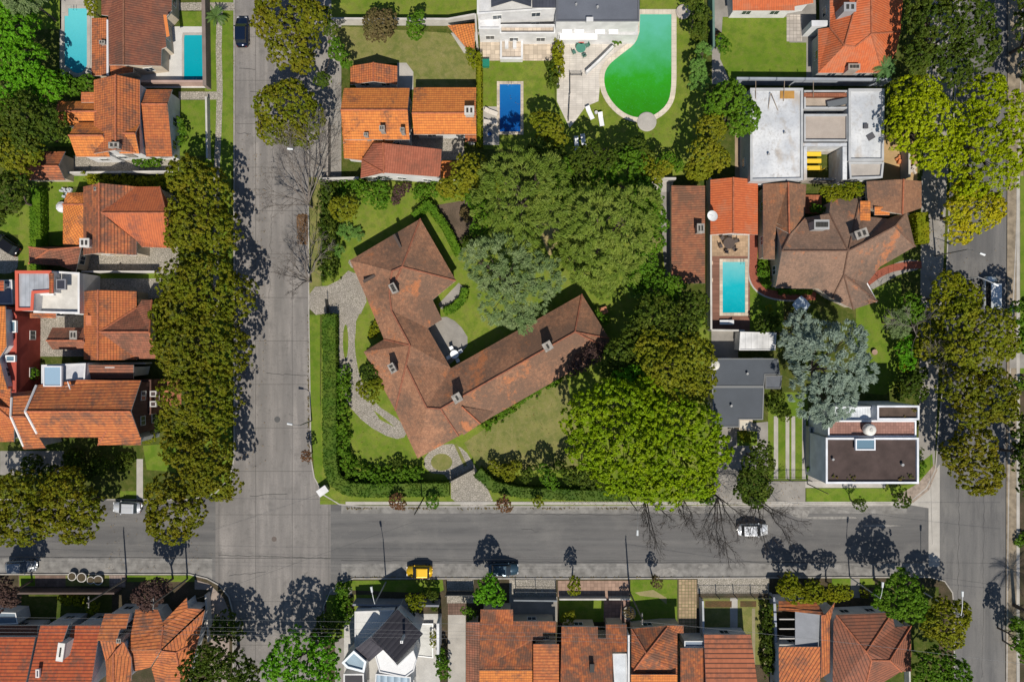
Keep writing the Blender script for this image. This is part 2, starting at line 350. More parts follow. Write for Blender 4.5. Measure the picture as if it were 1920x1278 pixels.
def roof(parent, PF, mat, wallmat=None, inset=.35, ridge=True, thick=.16, ridgecol=(.36, .12, .06), windows=True, wallname='wall', name='roof', trim=(.5, .48, .45)):
    P, F = PF; P = [Vector(p) for p in P]; F = fixwind(P, F)
    mb = MB(); uvs = []
    me_f = []
    for f in F:
        pts = [P[i] for i in f]; nrm = Vector((0, 0, 0))
        for i in range(len(pts)): nrm += pts[i-1].cross(pts[i])
        nrm.normalize()
        if nrm.z < 0: nrm = -nrm
        dn = Vector((0, 0, -1)); dn = dn-nrm*dn.dot(nrm)
        dn = dn.normalized() if dn.length > .02 else Vector((0, -1, 0))
        ac = nrm.cross(dn)
        for tri in mathutils.geometry.tessellate_polygon([[Vector((p.x, p.y, 0)) for p in pts]]):
            ff = [f[i] for i in tri]; uv = [(pts[i].dot(ac), pts[i].dot(dn)) for i in tri]
            if abs(area([P[i] for i in ff])) < 1e-6: continue
            if area([P[i] for i in ff]) < 0: ff = ff[::-1]; uv = uv[::-1]
            me_f.append((ff, uv))
    lps, cnt = loops_of(F)
    n0 = len(P); vs = list(P)+[p-Vector((0, 0, thick)) for p in P]; faces = [f for f, _ in me_f]
    edge_faces = [[a, a+n0, b+n0, b] for v in cnt.values() if len(v) == 1 for a, b in v]
    under = [[i+n0 for i in f][::-1] for f in faces]
    me = bpy.data.meshes.new(name); me.from_pydata([tuple(v) for v in vs], [], faces+edge_faces+under)
    uvl = me.uv_layers.new(name='UVMap'); k = 0
    for f, uv in me_f:
        for q in uv: uvl.data[k].uv = q; k += 1
    mi = [0]*len(faces)+[1]*(len(edge_faces)+len(under)); me.polygons.foreach_set('material_index', mi); me.update()
    ro = link(name, me, [mat, flatm(trim, .7)], parent)
    if ridge:
        rb = MB(); rng_ = random.Random(len(P)); any_ = False
        for e, v in cnt.items():
            if len(v) != 2: continue
            a, b = tuple(e); ea = P[b]-P[a]
            # convex when the far points lie below the neighbouring plane
            fs = [f for f in F if a in f and b in f][:2]
            if len(fs) < 2: continue
            cs = []
            for f in fs:
                c = sum((P[i] for i in f), Vector())/len(f); cs.append(c)
            mid = (P[a]+P[b])/2
            if (cs[0].z+cs[1].z)/2 > mid.z-.12: continue
            L = ea.length; n_ = max(1, int(L/.42))
            for i in range(n_):
                p0 = P[a]+ea*(i/n_); p1 = P[a]+ea*((i+1)/n_)
                rb.tube(p0+Vector((0, 0, .02)), p1+Vector((0, 0, .05)), .13, .11, 6)
            any_ = True
        if any_: rb.build('ridge_cap', plain(ridgecol, .8, .3, 2), ro)
    if wallmat is not None:
        wb = MB(); wins = []
        for l in lps:
            lp = [tuple(P[i]) for i in l]
            if area(lp) < 0: lp = lp[::-1]
            q = offset(lp, -inset); n = len(q)
            top = [(x, y, z-.1) for x, y, z in q]; bot = [(x, y, 0.02) for x, y, z in q]
            wb.add(bot+top, [[i, (i+1) % n, n+(i+1) % n, n+i] for i in range(n)])
            for i in range(n):
                a = Vector(top[i]); b = Vector(top[(i+1) % n]); d = Vector((b.x-a.x, b.y-a.y, 0)); L = d.length
                if windows and L > 2.6 and min(a.z, b.z) > 2.3:
                    kk = 1 if L < 6 else 2
                    for j in range(kk):
                        c = a+d*((j+.5)/kk); wins.append((c.x, c.y, d.normalized(), min(a.z, b.z)))
        wb.build(wallname, wallmat, parent)
        for x, y, d, zt in wins:
            nn = Vector((d.y, -d.x, 0)); fl = [1.0] if zt < 4.6 else [1.0, 3.8]
            for z in fl:
                if z+1.2 > zt: continue
                window(parent, Vector((x, y, z+GZ)), d, nn)
    return ro
def window(parent, c, d, nn, w_=1.2, h_=1.1, fm=None):
    fb = MB(); ang = math.atan2(d.y, d.x)
    for s in (-1, 1): 
        p = c+d*(s*(w_/2))+nn*.02; fb.box((p.x, p.y, c.z), (.08, .1, h_+.08), ang)
    for zz in (0, h_):
        p = c+nn*.02; fb.box((p.x, p.y, c.z+zz), (w_-.082, .1, .08), ang)
    p = c+nn*.02; fb.box((p.x, p.y, c.z+.081), (.05, .07, h_-.083), ang)
    f = fb.build('window', fm or flatm((.6, .6, .58), .5), parent)
    pb = MB(); pb.box((p.x, p.y, c.z+.06), (w_-.06, .04, h_-.04), ang); pb.build('pane', glass(), f)
def flatroof(parent, poly, z, mat, wallmat, par=.25, parh=.35, parmat=None, z0=0.02, name='roof', windows=True):
    P = [W(x, y, z)[:2] for x, y in poly]
    if area(P) < 0: P = P[::-1]
    inner = offset(P, -par) if par else P
    mb = MB(); mb.add([(x, y, z) for x, y in inner], [list(range(len(inner)))])
    me = mb.build(name, mat, parent)
    m = me.data; uvl = m.uv_layers.new(name='UVMap')
    for i, lp in enumerate(m.loops):
        v = m.vertices[lp.vertex_index].co; uvl.data[i].uv = (v.x, v.y)
    wb = MB(); n = len(P)
    zt = z+parh if par else z-.002
    wb.add([(x, y, z0) for x, y in P]+[(x, y, zt-.03) for x, y in P], [[i, (i+1) % n, n+(i+1) % n, n+i] for i in range(n)])
    if wallmat: wb.build('wall', wallmat, parent)
    if par:
        pb = MB(); o2 = offset(P, .04); i2 = offset(P, -par)
        vs = [(x, y, zt-.06) for x, y in o2]+[(x, y, zt) for x, y in o2]+[(x, y, zt) for x, y in i2]+[(x, y, z-.01) for x, y in i2]
        fs = []
        for i in range(n):
            j = (i+1) % n
            fs += [[i, j, n+j, n+i], [n+i, n+j, 2*n+j, 2*n+i], [2*n+i, 2*n+j, 3*n+j, 3*n+i]]
        pb.add(vs, fs); pb.build('parapet', parmat or wallmat, parent)
    if windows and wallmat:
        for i in range(n):
            a = Vector((*P[i], 0)); b = Vector((*P[(i+1) % n], 0)); d = b-a; L = d.length
            if L < 2.8: continue
            k = 1 if L < 6 else 2; d.normalize(); nn = Vector((d.y, -d.x, 0))
            for j in range(k):
                for zz in ([1.0] if z < 5 else [1.0, 3.9]):
                    if zz+1.3 > z or z0 > .5: continue
                    c = a+(b-a)*((j+.5)/k); window(parent, Vector((c.x, c.y, zz+GZ)), d, nn)
    return me
def chimney(parent, px, py, w_, d_, top, rot=0.0, z0=2.2, mat=None, holes=2):
    x, y, _ = W(px, py, top); mb = MB(); mb.box((x, y, z0), (w_*.86, d_*.86, top-z0-.12), rot); 
    mb.box((x, y, top-.12), (w_, d_, .12), rot)
    c = mb.build('chimney', mat or plain((.27, .25, .225), .9, .35, 2.5), parent)
    hb = MB()
    for i in range(holes):
        t = (i+.5)/holes-.5; u = t*w_*.8
        hb.box((x+u*math.cos(rot), y+u*math.sin(rot), top+.001), (w_*.22, d_*.5, .06), rot)
    hb.build('flue', flatm((.03, .028, .025), .9), c); return c
def skylight(parent, px, py, w_, d_, z, fr=(.75, .75, .74), gl=(.12, .2, .26), rot=0.0, hh=.35):
    x, y, _ = W(px, py, z); mb = MB(); t = .16; ca, sa = math.cos(rot), math.sin(rot)
    for u, v, a, b in ((-(w_-t)/2, 0, t, d_), ((w_-t)/2, 0, t, d_), (0, -(d_-t)/2, w_-2*t-.004, t), (0, (d_-t)/2, w_-2*t-.004, t)):
        mb.box((x+u*ca-v*sa, y+u*sa+v*ca, z-hh), (a, b, hh), rot)
    f = mb.build('skylight', flatm(fr, .5), parent); g = MB(); g.box((x, y, z-hh), (w_-2*t, d_-2*t, hh*.7), rot)
    g.build('pane', flatm(gl, .1, 0, .7), f)
def wall(label, line, h, t=.22, mat=None, name='garden_wall', cat='garden wall', cap=None, z0=0.02, group=None, kind=None):
    mat = mat or render_wall(); mb = MB()
    pts = [Vector(W(x, y, GZ)) for x, y in line]
    L = []; Rr = []
    for i, p in enumerate(pts):
        a = pts[max(0, i-1)]; b = pts[min(len(pts)-1, i+1)]
        d1 = (p-a).normalized() if i else (b-p).normalized(); d2 = (b-p).normalized() if i < len(pts)-1 else d1
        m = Vector((-(d1.y+d2.y), d1.x+d2.x, 0)); m = m.normalized() if m.length > 1e-4 else Vector((-d1.y, d1.x, 0)); k = t/2/max(.5, m.dot(Vector((-d1.y, d1.x, 0))))
        L.append(p+m*k); Rr.append(p-m*k)
    n = len(L); allp = L+Rr[::-1]
    mb.prism([(p.x, p.y) for p in allp], z0, h+GZ)
    o = mb.build(name, mat); tag(o, label, cat, group, kind); return o
def fence(label, line, h, gap=2.0, mat=None, cat='fence', solid=False):
    m = mat or flatm((.05, .055, .06), .5, .3); pts = [Vector(W(x, y, GZ)) for x, y in line]
    t = thing('metal_fence' if not solid else 'board_fence', label, cat, tuple(pts[0]))
    for a, b in zip(pts, pts[1:]):
        d = b-a; L = d.length; n = max(1, int(L/gap)); rb = MB()
        for zz in (.25, h-.1): rb.tube(a+Vector((0, 0, zz)), b+Vector((0, 0, zz)), .03)
        if solid:
            ang = math.atan2(d.y, d.x); c = (a+b)/2; rb.box((c.x, c.y, GZ+.05), (L, .04, h-.1), ang)
        else:
            k = max(2, int(L/.16))
            for i in range(k):
                p = a+d*((i+.5)/k); rb.tube(p+Vector((0, 0, .05)), p+Vector((0, 0, h)), .012, None, 4)
        rb.build('rail_panel', m, t)
        for i in range(n+1):
            p = a+d*(i/n); pb = MB(); pb.box((p.x, p.y, GZ), (.09, .09, h+.08)); pb.build('post', m, t)
    return t

# ---- foliage
def leafmesh(name, C, Rt, N, nper, size, mat, parent=None, aspect=.65, radial=None, spread=.45, up=.35):
    C = np.asarray(C, float); n = len(C); Rt = np.broadcast_to(np.asarray(Rt, float), (n,)); N = np.asarray(N, float)
    c = np.repeat(C, nper, 0); r = np.repeat(Rt, nper); nn = np.repeat(N, nper, 0); m = len(c)
    d = rng.normal(size=(m, 3)); d /= np.linalg.norm(d, axis=1)[:, None]
    d = .75*d+.8*nn+np.array([0, 0, up*.5]); d /= np.linalg.norm(d, axis=1)[:, None]
    pos = c+d*(r*rng.uniform(.45, 1.05, m))[:, None]
    ln = d+spread*rng.normal(size=(m, 3)); ln /= np.linalg.norm(ln, axis=1)[:, None]
    if radial is None: t = np.cross(ln, rng.normal(size=(m, 3)))
    else:
        t = np.repeat(np.asarray(radial, float), nper, 0)+.28*rng.normal(size=(m, 3)); ln = np.array([0, 0, 1])+.45*rng.normal(size=(m, 3)); t = t-ln*((t*ln).sum(1)/(ln*ln).sum(1))[:, None]
    t /= np.linalg.norm(t, axis=1)[:, None]+1e-9; b = np.cross(ln, t); b /= np.linalg.norm(b, axis=1)[:, None]+1e-9
    s = (size*rng.uniform(.65, 1.25, m))[:, None]*.5
    v = np.stack([pos-t*s, pos-b*s*aspect+t*s*.1, pos+t*s, pos+b*s*aspect+t*s*.1], 1).reshape(-1, 3)
    me = bpy.data.meshes.new(name); me.vertices.add(4*m); me.loops.add(4*m); me.polygons.add(m)
    me.vertices.foreach_set('co', v.astype(np.float32).ravel()); me.loops.foreach_set('vertex_index', np.arange(4*m, dtype=np.int32))
    me.polygons.foreach_set('loop_start', np.arange(0, 4*m, 4, dtype=np.int32)); me.update(calc_edges=True)
    return link(name, me, mat, parent)
# kind: c1, c2, c3(tip), tip amount, leaf size, tuft scale, style, vertical squash
KIND = {
 'plane': ((.066, .112, .006), (.188, .20, .01), (.29, .16, .016), .19, .30, .50, 'l', .85),
 'maple': ((.10, .185, .004), (.22, .32, .006), (.31, .36, .008), .35, .34, .55, 'l', .82),
 'green': ((.05, .13, .008), (.10, .20, .012), (.15, .23, .014), .3, .30, .55, 'l', .75),
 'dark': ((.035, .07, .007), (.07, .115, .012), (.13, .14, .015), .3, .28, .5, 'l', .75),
 'bright': ((.055, .20, .006), (.11, .28, .01), (.15, .29, .015), .3, .32, .6, 'l', .7),
 'lime': ((.19, .26, .003), (.28, .34, .005), (.34, .35, .007), .3, .30, .6, 'l', .6),
 'yellow': ((.34, .28, .01), (.5, .40, .015), (.28, .33, .012), .4, .28, .5, 'l', .65),
 'olive': ((.12, .155, .008), (.2, .22, .012), (.25, .2, .015), .3, .28, .5, 'l', .7),
 'cedar': ((.15, .20, .15), (.23, .29, .215), (.3, .35, .28), .3, .42, .5, 'n', .8),
 'grey': ((.095, .15, .045), (.16, .22, .08), (.26, .31, .14), .38, .42, .5, 'n', .6),
 'pine': ((.085, .145, .015), (.15, .21, .025), (.27, .3, .06), .35, .42, .5, 'n', .6),
 'purple': ((.07, .04, .04), (.12, .07, .06), (.14, .09, .05), .3, .24, .4, 'l', .7),
 'redbush':((.16, .06, .035), (.22, .11, .05), (.12, .13, .03), .3, .22, .35, 'l', .7),
 'brown':  ((.11, .08, .035), (.17, .12, .05), (.1, .12, .03), .3, .26, .45, 'l', .8),
 'yg': ((.12, .16, .006), (.21, .24, .01), (.3, .24, .01), .3, .26, .45, 'l', .75),
 'hedge':  ((.032, .085, .008), (.08, .15, .012), (.12, .16, .02), .4, .22, .4, 'l', .8),
 'fern':   ((.09, .2, .03), (.14, .26, .05), (.2, .28, .08), .3, .4, .45, 'n', .6),
}
def crown_points(lobes, k, inside=.22, dens=1.0):
    ts = KIND[k][5]; sq = KIND[k][7]; Cs = []; Rs = []; Ns = []; Rad = []
    for li, (x, y, z, r) in enumerate(lobes):
        tr = min(.52, max(.2, .055*r+.14))*ts/.5*(1.7 if KIND[k][6] == 'n' else 1.)
        n = int(dens*2.9*(r/tr)**2)+6
        d = rng.normal(size=(n, 3)); d /= np.linalg.norm(d, axis=1)[:, None]; d[:, 2] = np.where(d[:, 2] < -.25, -d[:, 2], d[:, 2])
        fr = rng.uniform(.74, 1.04, n); ins = rng.random(n) < inside; fr[ins] = rng.uniform(.35, .7, ins.sum())
        # lumps: bigger boughs stand out from the crown
        bd = rng.normal(size=(9, 3)); bd /= np.linalg.norm(bd, axis=1)[:, None]
        lump = (d @ bd.T).max(1); fr *= .9+.14*np.clip((lump-.6)/.4, 0, 1)
        p = np.array([x, y, z])+d*np.array([r, r, r*sq])*fr[:, None]
        keep = np.ones(n, bool)
        for lj, (x2, y2, z2, r2) in enumerate(lobes):
            if lj != li: keep &= (np.linalg.norm((p-np.array([x2, y2, z2]))/np.array([r2, r2, r2*sq]), axis=1) > .72)
        keep &= p[:, 2] > .3
        p = p[keep]; dd = d[keep]; Cs.append(p); Ns.append(dd); Rs.append(np.full(len(p), tr)*rng.uniform(.75, 1.25, len(p)))
        rad = dd*np.array([1, 1, .25]); Rad.append(rad)
    return np.vstack(Cs), np.concatenate(Rs), np.vstack(Ns), np.vstack(Rad)
def tree(k, label, top, lobes, group=None, name='tree', cat='tree', dens=1.0, trunk=True, nper=None, size=None):
    c1, c2, c3, tip, ls, ts, st, sq = KIND[k]; L = []
    sw = sum(l[2] for l in lobes); gx = sum(l[0]*l[2] for l in lobes)/sw; gy = sum(l[1]*l[2] for l in lobes)/sw
    for i, (px, py, rp) in enumerate(lobes):
        tp = top*(1-.05*((i*37) % 5)/4)-.34*math.hypot(px-gx, py-gy)*S
        tp = max(tp, top*.6)
        r = rp*S*(H-top*.7)/H*.98; z = max(r*sq*.6, tp-r*sq); x, y, _ = W(px, py, z); L.append((x, y, z, r))
    base = (sum(l[0]*l[3] for l in L)/sum(l[3] for l in L), sum(l[1]*l[3] for l in L)/sum(l[3] for l in L), GZ)
    t = thing(name, label, cat, base, group)
    C, Rt, N, Rad = crown_points(L, k, dens=dens)
    big = max(l[3] for l in L); sz = size or ls*(1 if big > 2.2 else max(.5, .45+big*.25))
    leafmesh('crown', C, Rt, N, nper or (20 if st == 'l' else 34), sz if st == 'l' else sz*1.25, leafmat(c1, c2, c3, tip), t, aspect=.68 if st == 'l' else .2, radial=Rad if st == 'n' else None)
    if trunk:
        mb = MB(); r0 = min(.45, .06*big+.06); zc = min(l[2] for l in L)*.75+.3
        b = Vector(base); f = b+Vector((rng.uniform(-.2, .2), rng.uniform(-.2, .2), zc*.5)); mb.tube((b.x, b.y, 0), f, r0, r0*.75, 8)
        for l in L:
            c = Vector(l[:3]); mid = f.lerp(c, .5)+Vector(rng.uniform(-.3, .3, 3)); mb.tube(f, mid, r0*.62, r0*.4, 6); mb.tube(mid, c, r0*.4, r0*.2, 5)
            for _ in range(5):
                d = Vector(rng.normal(size=3)); d.z = abs(d.z)*.6; d.normalize(); mb.tube(mid, c+d*l[3]*.75*sq, r0*.25, .02, 4)
        mb.build('trunk', bark(), t)
    return t
def shrub(k, label, top, lobes, group=None, name='shrub', cat='shrub', **kw):
    return tree(k, label, top, lobes, group, name, cat, trunk=False, **kw)
def hedge(k, label, line, wpx, h, name='hedge', cat='hedge', dens=1.0, group=None, loose=False):
    pts = [Vector(W(x, y, h)) for x, y in line]; wd = wpx*S; C = []; N = []
    c1, c2, c3, tip, ls, ts, st, sq = KIND[k]
    for a, b in zip(pts, pts[1:]):
        d = b-a; L = max(d.length, .2); ang = Vector((-d.y, d.x, 0)).normalized(); n = int(dens*(L*(wd+2*h)*12))+8
        for _ in range(n):
            u = rng.uniform(-.02, 1.02); p = a+d*u; q = rng.random()
            if q < (wd+.2)/(wd+2*h+.2)*1.25: s = rng.uniform(-.5, .5); z = h-rng.uniform(.1, .16); nn = Vector((0, 0, 1))
            else:
                sg = 1 if rng.random() < .5 else -1; s = sg*.46; z = rng.uniform(.15, h-.2); nn = ang*sg
            pp = p+ang*s*wd; C.append((pp.x, pp.y, z+rng.uniform(-.05, .05))); N.append(tuple(nn))
    t = thing(name, label, cat, (pts[0].x, pts[0].y, GZ), group)
    if loose:
        sel = rng.random(len(C)) < .6; C = np.array(C)[sel]; N = np.array(N)[sel]; C = C+rng.normal(size=C.shape)*np.array([.25, .25, .22]); C[:, 2] = np.maximum(C[:, 2], .3)
        leafmesh('foliage', C, rng.uniform(.18, .42, len(C)), N, 26, .22, leafmat(c1, c2, c3, tip), t, aspect=.7); return t
    leafmesh('foliage', C, .15, N, 14, .13, leafmat(c1, c2, c3, tip), t, aspect=.7)
    mb = MB()   # the dense clipped body inside the leaf skin
    P_ = [Vector((p.x, p.y, 0)) for p in pts]; Lf = []; Rt_ = []
    for i, p in enumerate(P_):
        a = P_[max(0, i-1)]; b = P_[min(len(P_)-1, i+1)]; d = (b-a).normalized(); m = Vector((-d.y, d.x, 0))*(wd/2-.1); Lf.append(p+m); Rt_.append(p-m)
    al = Lf+Rt_[::-1]; mb.prism([(p.x, p.y) for p in al], 0.02, h-.1)
    mb.build('clipped_body', leafmat(sc3(c1, .9), sc3(c2, .9), c3, tip), t); return t
def baretree(label, px, py, h, tips, group=None, c=(.16, .14, .12), sub=5, r0=.19, seed=1):
    """tips: where the main limbs end in the photo (px, py, height)"""
    rr = random.Random(seed); b = Vector(W(px, py, GZ)); t = thing('bare_tree', label, 'bare tree', tuple(b), group); m = plain(c, .9, .25, 3)
    tb = MB(); f = b+Vector((0, 0, h*.22)); tb.tube((b.x, b.y, 0), f, r0, r0*.8, 8); tb.build('trunk', m, t)
    def grow(mb, p, d, L, r, lv):
        if lv == 0: return
        r = max(r, .016)
        q = p
        for i in range(3):
            d = (d+Vector((rr.gauss(0, .12), rr.gauss(0, .12), rr.gauss(0, .1)))).normalized(); nq = q+d*L/3; mb.tube(q, nq, r, r*.8, 5); r *= .8; q = nq
            if lv > 1 and rr.random() < .8: grow(mb, q, (d+Vector((rr.gauss(0, .5), rr.gauss(0, .5), rr.gauss(.1, .3)))).normalized(), L*.6, r*.6, lv-1)
        for _ in range(2): grow(mb, q, (d+Vector((rr.gauss(0, .35), rr.gauss(0, .35), rr.gauss(0, .25)))).normalized(), L*.6, r*.7, lv-1)
    for tp in tips:
        mb = MB(); e = Vector(W(*tp)); d = e-f; q = f; r = r0*.55
        for i in range(4):
            nq = f+d*((i+1)/4)+(Vector((rr.gauss(0, .12), rr.gauss(0, .12), rr.gauss(0, .12))) if i < 3 else Vector()); mb.tube(q, nq, r, r*.78, 6); r *= .78
            dd = (nq-q).normalized(); q = nq
            for _ in range(3 if i else 1): grow(mb, q, (dd+Vector((rr.gauss(0, .5), rr.gauss(0, .5), rr.gauss(.1, .25)))).normalized(), d.length*.3, r*.55, 3 if i > 1 else 2)
        grow(mb, q, dd, d.length*.3, r, 2); mb.build('branch', m, t)
    return t
def palm(label, px, py, top, r, k=(.10, .15, .03), n=22, name='palm_tree', cat='palm tree'):
    x, y, z = W(px, py, top); t = thing(name, label, cat, (x, y, GZ))
    if top > 2:
        mb = MB(); mb.tube((x, y, 0), (x, y, top-.5), .28, .2, 8); mb.build('trunk', bark(), t)
    mb = MB(); rr = random.Random(int(px))
    for i in range(n):
        a = 2*math.pi*i/n+rr.uniform(-.1, .1); el = rr.uniform(.15, .95); L = r*rr.uniform(.85, 1.05); p = Vector((x, y, z-.4)); d = Vector((math.cos(a)*math.cos(el), math.sin(a)*math.cos(el), math.sin(el)))
        seg = 9
        for s in range(seg):
            d = (d+Vector((0, 0, -.13))).normalized(); q = p+d*L/seg; side = d.cross(Vector((0, 0, 1))).normalized(); wl = .42*r/2.5*math.sin(math.pi*(s+.8)/(seg+.5))+.04
            mb.tube(p, q, .03, .02, 4)
            for sg in (-1, 1):
                for kq in (0, .5):
                    o = p.lerp(q, kq); e = o+side*sg*wl+d*wl*.6+Vector((0, 0, -.08)); mb.add([o, o+d*.09, e], [[0, 1, 2]])
            p = q
    mb.build('frond', leafmat(k, sc3(k, 1.5), sc3(k, 1.9), .3), t); return t
# ---- pools, cars, street furniture
def pool(label, poly, wm, cw=.35, cm=None, steps=None, name='swimming_pool', ladder=None):
    P = [W(x, y, .2)[:2] for x, y in poly]
    if area(P) < 0: P = P[::-1]
    c = (sum(p[0] for p in P)/len(P), sum(p[1] for p in P)/len(P), GZ); t = thing(name, label, 'swimming pool', c)
    o = offset(P, cw); n = len(P); z0, z1, zw = GZ, .21, .165
    mb = MB(); vs = [(x, y, z0) for x, y in o]+[(x, y, z1) for x, y in o]+[(x, y, z1) for x, y in P]+[(x, y, zw-.01) for x, y in P]; fs = []
    for i in range(n):
        j = (i+1) % n
        for k in range(3): fs.append([k*n+i, k*n+j, (k+1)*n+j, (k+1)*n+i])
    mb.add(vs, fs); mb.build('coping', cm or paving((.5, .43, .34), .5, .5, .015), t)
    wb = MB(); wb.add([(x, y, zw) for x, y in P], [list(range(n))]); wb.build('water', wm, t)
    if ladder:
        lb = MB(); x, y, _ = W(*ladder)
        for s in (-.22, .22):
            lb.tube((x+s, y+.15, .2), (x+s, y+.15, .75), .02); lb.tube((x+s, y+.15, .75), (x+s, y-.2, .75), .02); lb.tube((x+s, y-.2, .75), (x+s, y-.25, .1), .02)
        lb.build('ladder', flatm((.7, .7, .7), .2, 1), t)
    return t
def car(label, px, py, ang, c, L=4.25, wd=1.75, h=1.45, metal=.35, glassc=(.02, .025, .03), roofc=None, name='parked_car', cat='car', van=False):
    x, y, _ = W(px, py, .8); t = thing(name, label, cat, (x, y, 0.005), 'cars parked along the kerbs')
    A = R(ang); ca, sa = math.cos(A), math.sin(A)
    def T(p): return (x+p[0]*ca-p[1]*sa, y+p[0]*sa+p[1]*ca, p[2]+.005)
    # stations front(+) to rear(-): x, half width low, half width shoulder, z sill, z shoulder
    st = [(.5, .62, .58, .35, .55), (.48, .74, .66, .24, .66), (.42, .86, .78, .2, .78), (.25, .94, .88, .18, .92), (.0, .96, .9, .18, .95), (-.25, .96, .9, .18, .97), (-.42, .9, .84, .2, .95), (-.48, .8, .74, .26, .9), (-.5, .7, .64, .38, .8)]
    if van: st = [(a, b, b*.96, d_, min(1.0, e+.2)) for a, b, c_, d_, e in st]
    hw = wd/2; vs = []; fs = []; K = 7
    for a, b, c_, zl, zh in st:
        xx = a*L
        for yy, zz in ((-b*.9, zl), (-b, zl+.18), (-b, (zl+zh)/2), (-c_, zh), (0, zh+.05), (c_, zh), (b, (zl+zh)/2), (b, zl+.18), (b*.9, zl)):
            vs.append(T((xx, yy*hw, zz)))
    K = 9
    for i in range(len(st)-1):
        for j in range(K-1): fs.append([i*K+j, i*K+j+1, (i+1)*K+j+1, (i+1)*K+j])
        fs.append([i*K+K-1, i*K, (i+1)*K, (i+1)*K+K-1])
    fs.append(list(range(K))); fs.append([(len(st)-1)*K+j for j in range(K)][::-1])
    pm = flatm(c, .22, metal, .6); mb = MB(); mb.add(vs, fs)
    bo = mb.build('body', pm, t, True)
    gf, gr, rf, rr_ = (.25, -.41, .09, -.33) if not van else (.36, -.49, .26, -.47)
    g = [T(p) for p in ((gf*L, -.84*hw, .92), (gf*L, .84*hw, .92), (gr*L, .82*hw, .93), (gr*L, -.82*hw, .93), (rf*L, -.76*hw, h-.03), (rf*L, .76*hw, h-.03), (rr_*L, .75*hw, h-.05), (rr_*L, -.75*hw, h-.05))]
    gb = MB(); gb.add(g, [[0, 1, 5, 4], [1, 2, 6, 5], [2, 3, 7, 6], [3, 0, 4, 7], [4, 5, 6, 7]]); gb.build('window_glass', flatm(glassc, .06, 0, .8), t)
    rb = MB(); q = []
    for s, zz in ((1.0, h-.035), (.97, h+.01), (.8, h+.03)):
        for a, b in ((rf*L+.02, -.79*hw), (rf*L+.02, .79*hw), (rr_*L-.03, .77*hw), (rr_*L-.03, -.77*hw)):
            cx = (rf+rr_)/2*L; q.append(T((cx+(a-cx)*s, b*s, zz)))
    rb.add(q, [[8, 9, 10, 11]]+[[k*4+i, k*4+(i+1) % 4, k*4+4+(i+1) % 4, k*4+4+i] for k in range(2) for i in range(4)]); rb.build('roof_panel', flatm(roofc or c, .25, metal, .6), t)
    for sx in (.31, -.31):
        for sy in (-1, 1):
            wb = MB(); p0 = Vector(T((sx*L, sy*hw*.72, .31))); p1 = Vector(T((sx*L, sy*hw*.99, .31))); wb.tube(p0, p1, .31, .31, 14)
            wo = wb.build('wheel', flatm((.02, .02, .02), .8), t); rb = MB(); rb.tube(p1, p1+(p1-p0).normalized()*.015, .19, .17, 12); rb.build('rim', flatm((.4, .4, .42), .3, .8), wo)
    for sy in (-1, 1):
        hb = MB(); hb.box(T((.462*L, sy*hw*.58, .56)), (.22, .3, .12), A); hb.build('headlight', flatm((.7, .72, .75), .1), t)
        hb = MB(); hb.box(T((-.487*L, sy*hw*.6, .66)), (.1, .26, .16), A); hb.build('tail_light', flatm((.3, .02, .02), .2), t)
        hb = MB(); hb.box(T((.17*L, sy*hw*1.04, .88)), (.12, .2, .12), A); hb.build('mirror', pm, t)
    return t
def lamp(label, px, py, h, armdir, arm=1.6, c=(.35, .37, .38), name='street_lamp', group='street lamps'):
    b = Vector(W(px, py, 0)); t = thing(name, label, 'street lamp', (b.x, b.y, 0), group); m = flatm(c, .5, .3)
    mb = MB(); mb.tube(b, b+Vector((0, 0, h)), .1, .06, 8); mb.build('pole', m, t)
    d = Vector((math.cos(R(armdir)), math.sin(R(armdir)), 0)); p = b+Vector((0, 0, h)); ab = MB()
    for i in range(4):
        q = p+d*arm/4+Vector((0, 0, .14-.05*i)); ab.tube(p, q, .04); p = q
    ab.build('arm', m, t); hb = MB(); hb.tube(p-d*.1, p+d*.6+Vector((0, 0, -.02)), .12, .16, 8); hb.build('lamp_head', flatm((.55, .57, .58), .4), t); return t
def pole(label, px, py, h, r=.13, arms=1, c=(.16, .14, .12), group='utility poles'):
    b = Vector(W(px, py, 0)); t = thing('utility_pole', label, 'utility pole', (b.x, b.y, 0), group)
    mb = MB(); mb.tube(b, b+Vector((0, 0, h)), r, r*.65, 8); mb.build('pole', plain(c, .85, .25, 3), t)
    for i in range(arms):
        z = h-.4-i*.7; ab = MB(); ab.box((b.x, b.y, z), (.12, 1.5, .1)); ab.build('crossarm', flatm((.12, .11, .1), .7), t)
        for s in (-.6, 0, .6):
            ib = MB(); ib.lathe((b.x, b.y+s, z+.1), [(.04, 0), (.06, .06), (.03, .12)], 8); ib.build('insulator', flatm((.5, .5, .48), .3), t)
    return t
def wire(label, a, b, r=.014, sag=.5, group='overhead wires', c=(.25, .25, .25)):
    A, B = Vector(W(*a)), Vector(W(*b)); mb = MB(); n = 14; p = A
    for i in range(n):
        u = (i+1)/n; q = A.lerp(B, u)-Vector((0, 0, sag*4*u*(1-u))); mb.tube(p, q, r, None, 4); p = q
    tag(mb.build('overhead_wire', flatm(c, .6)), label, 'wire', group)
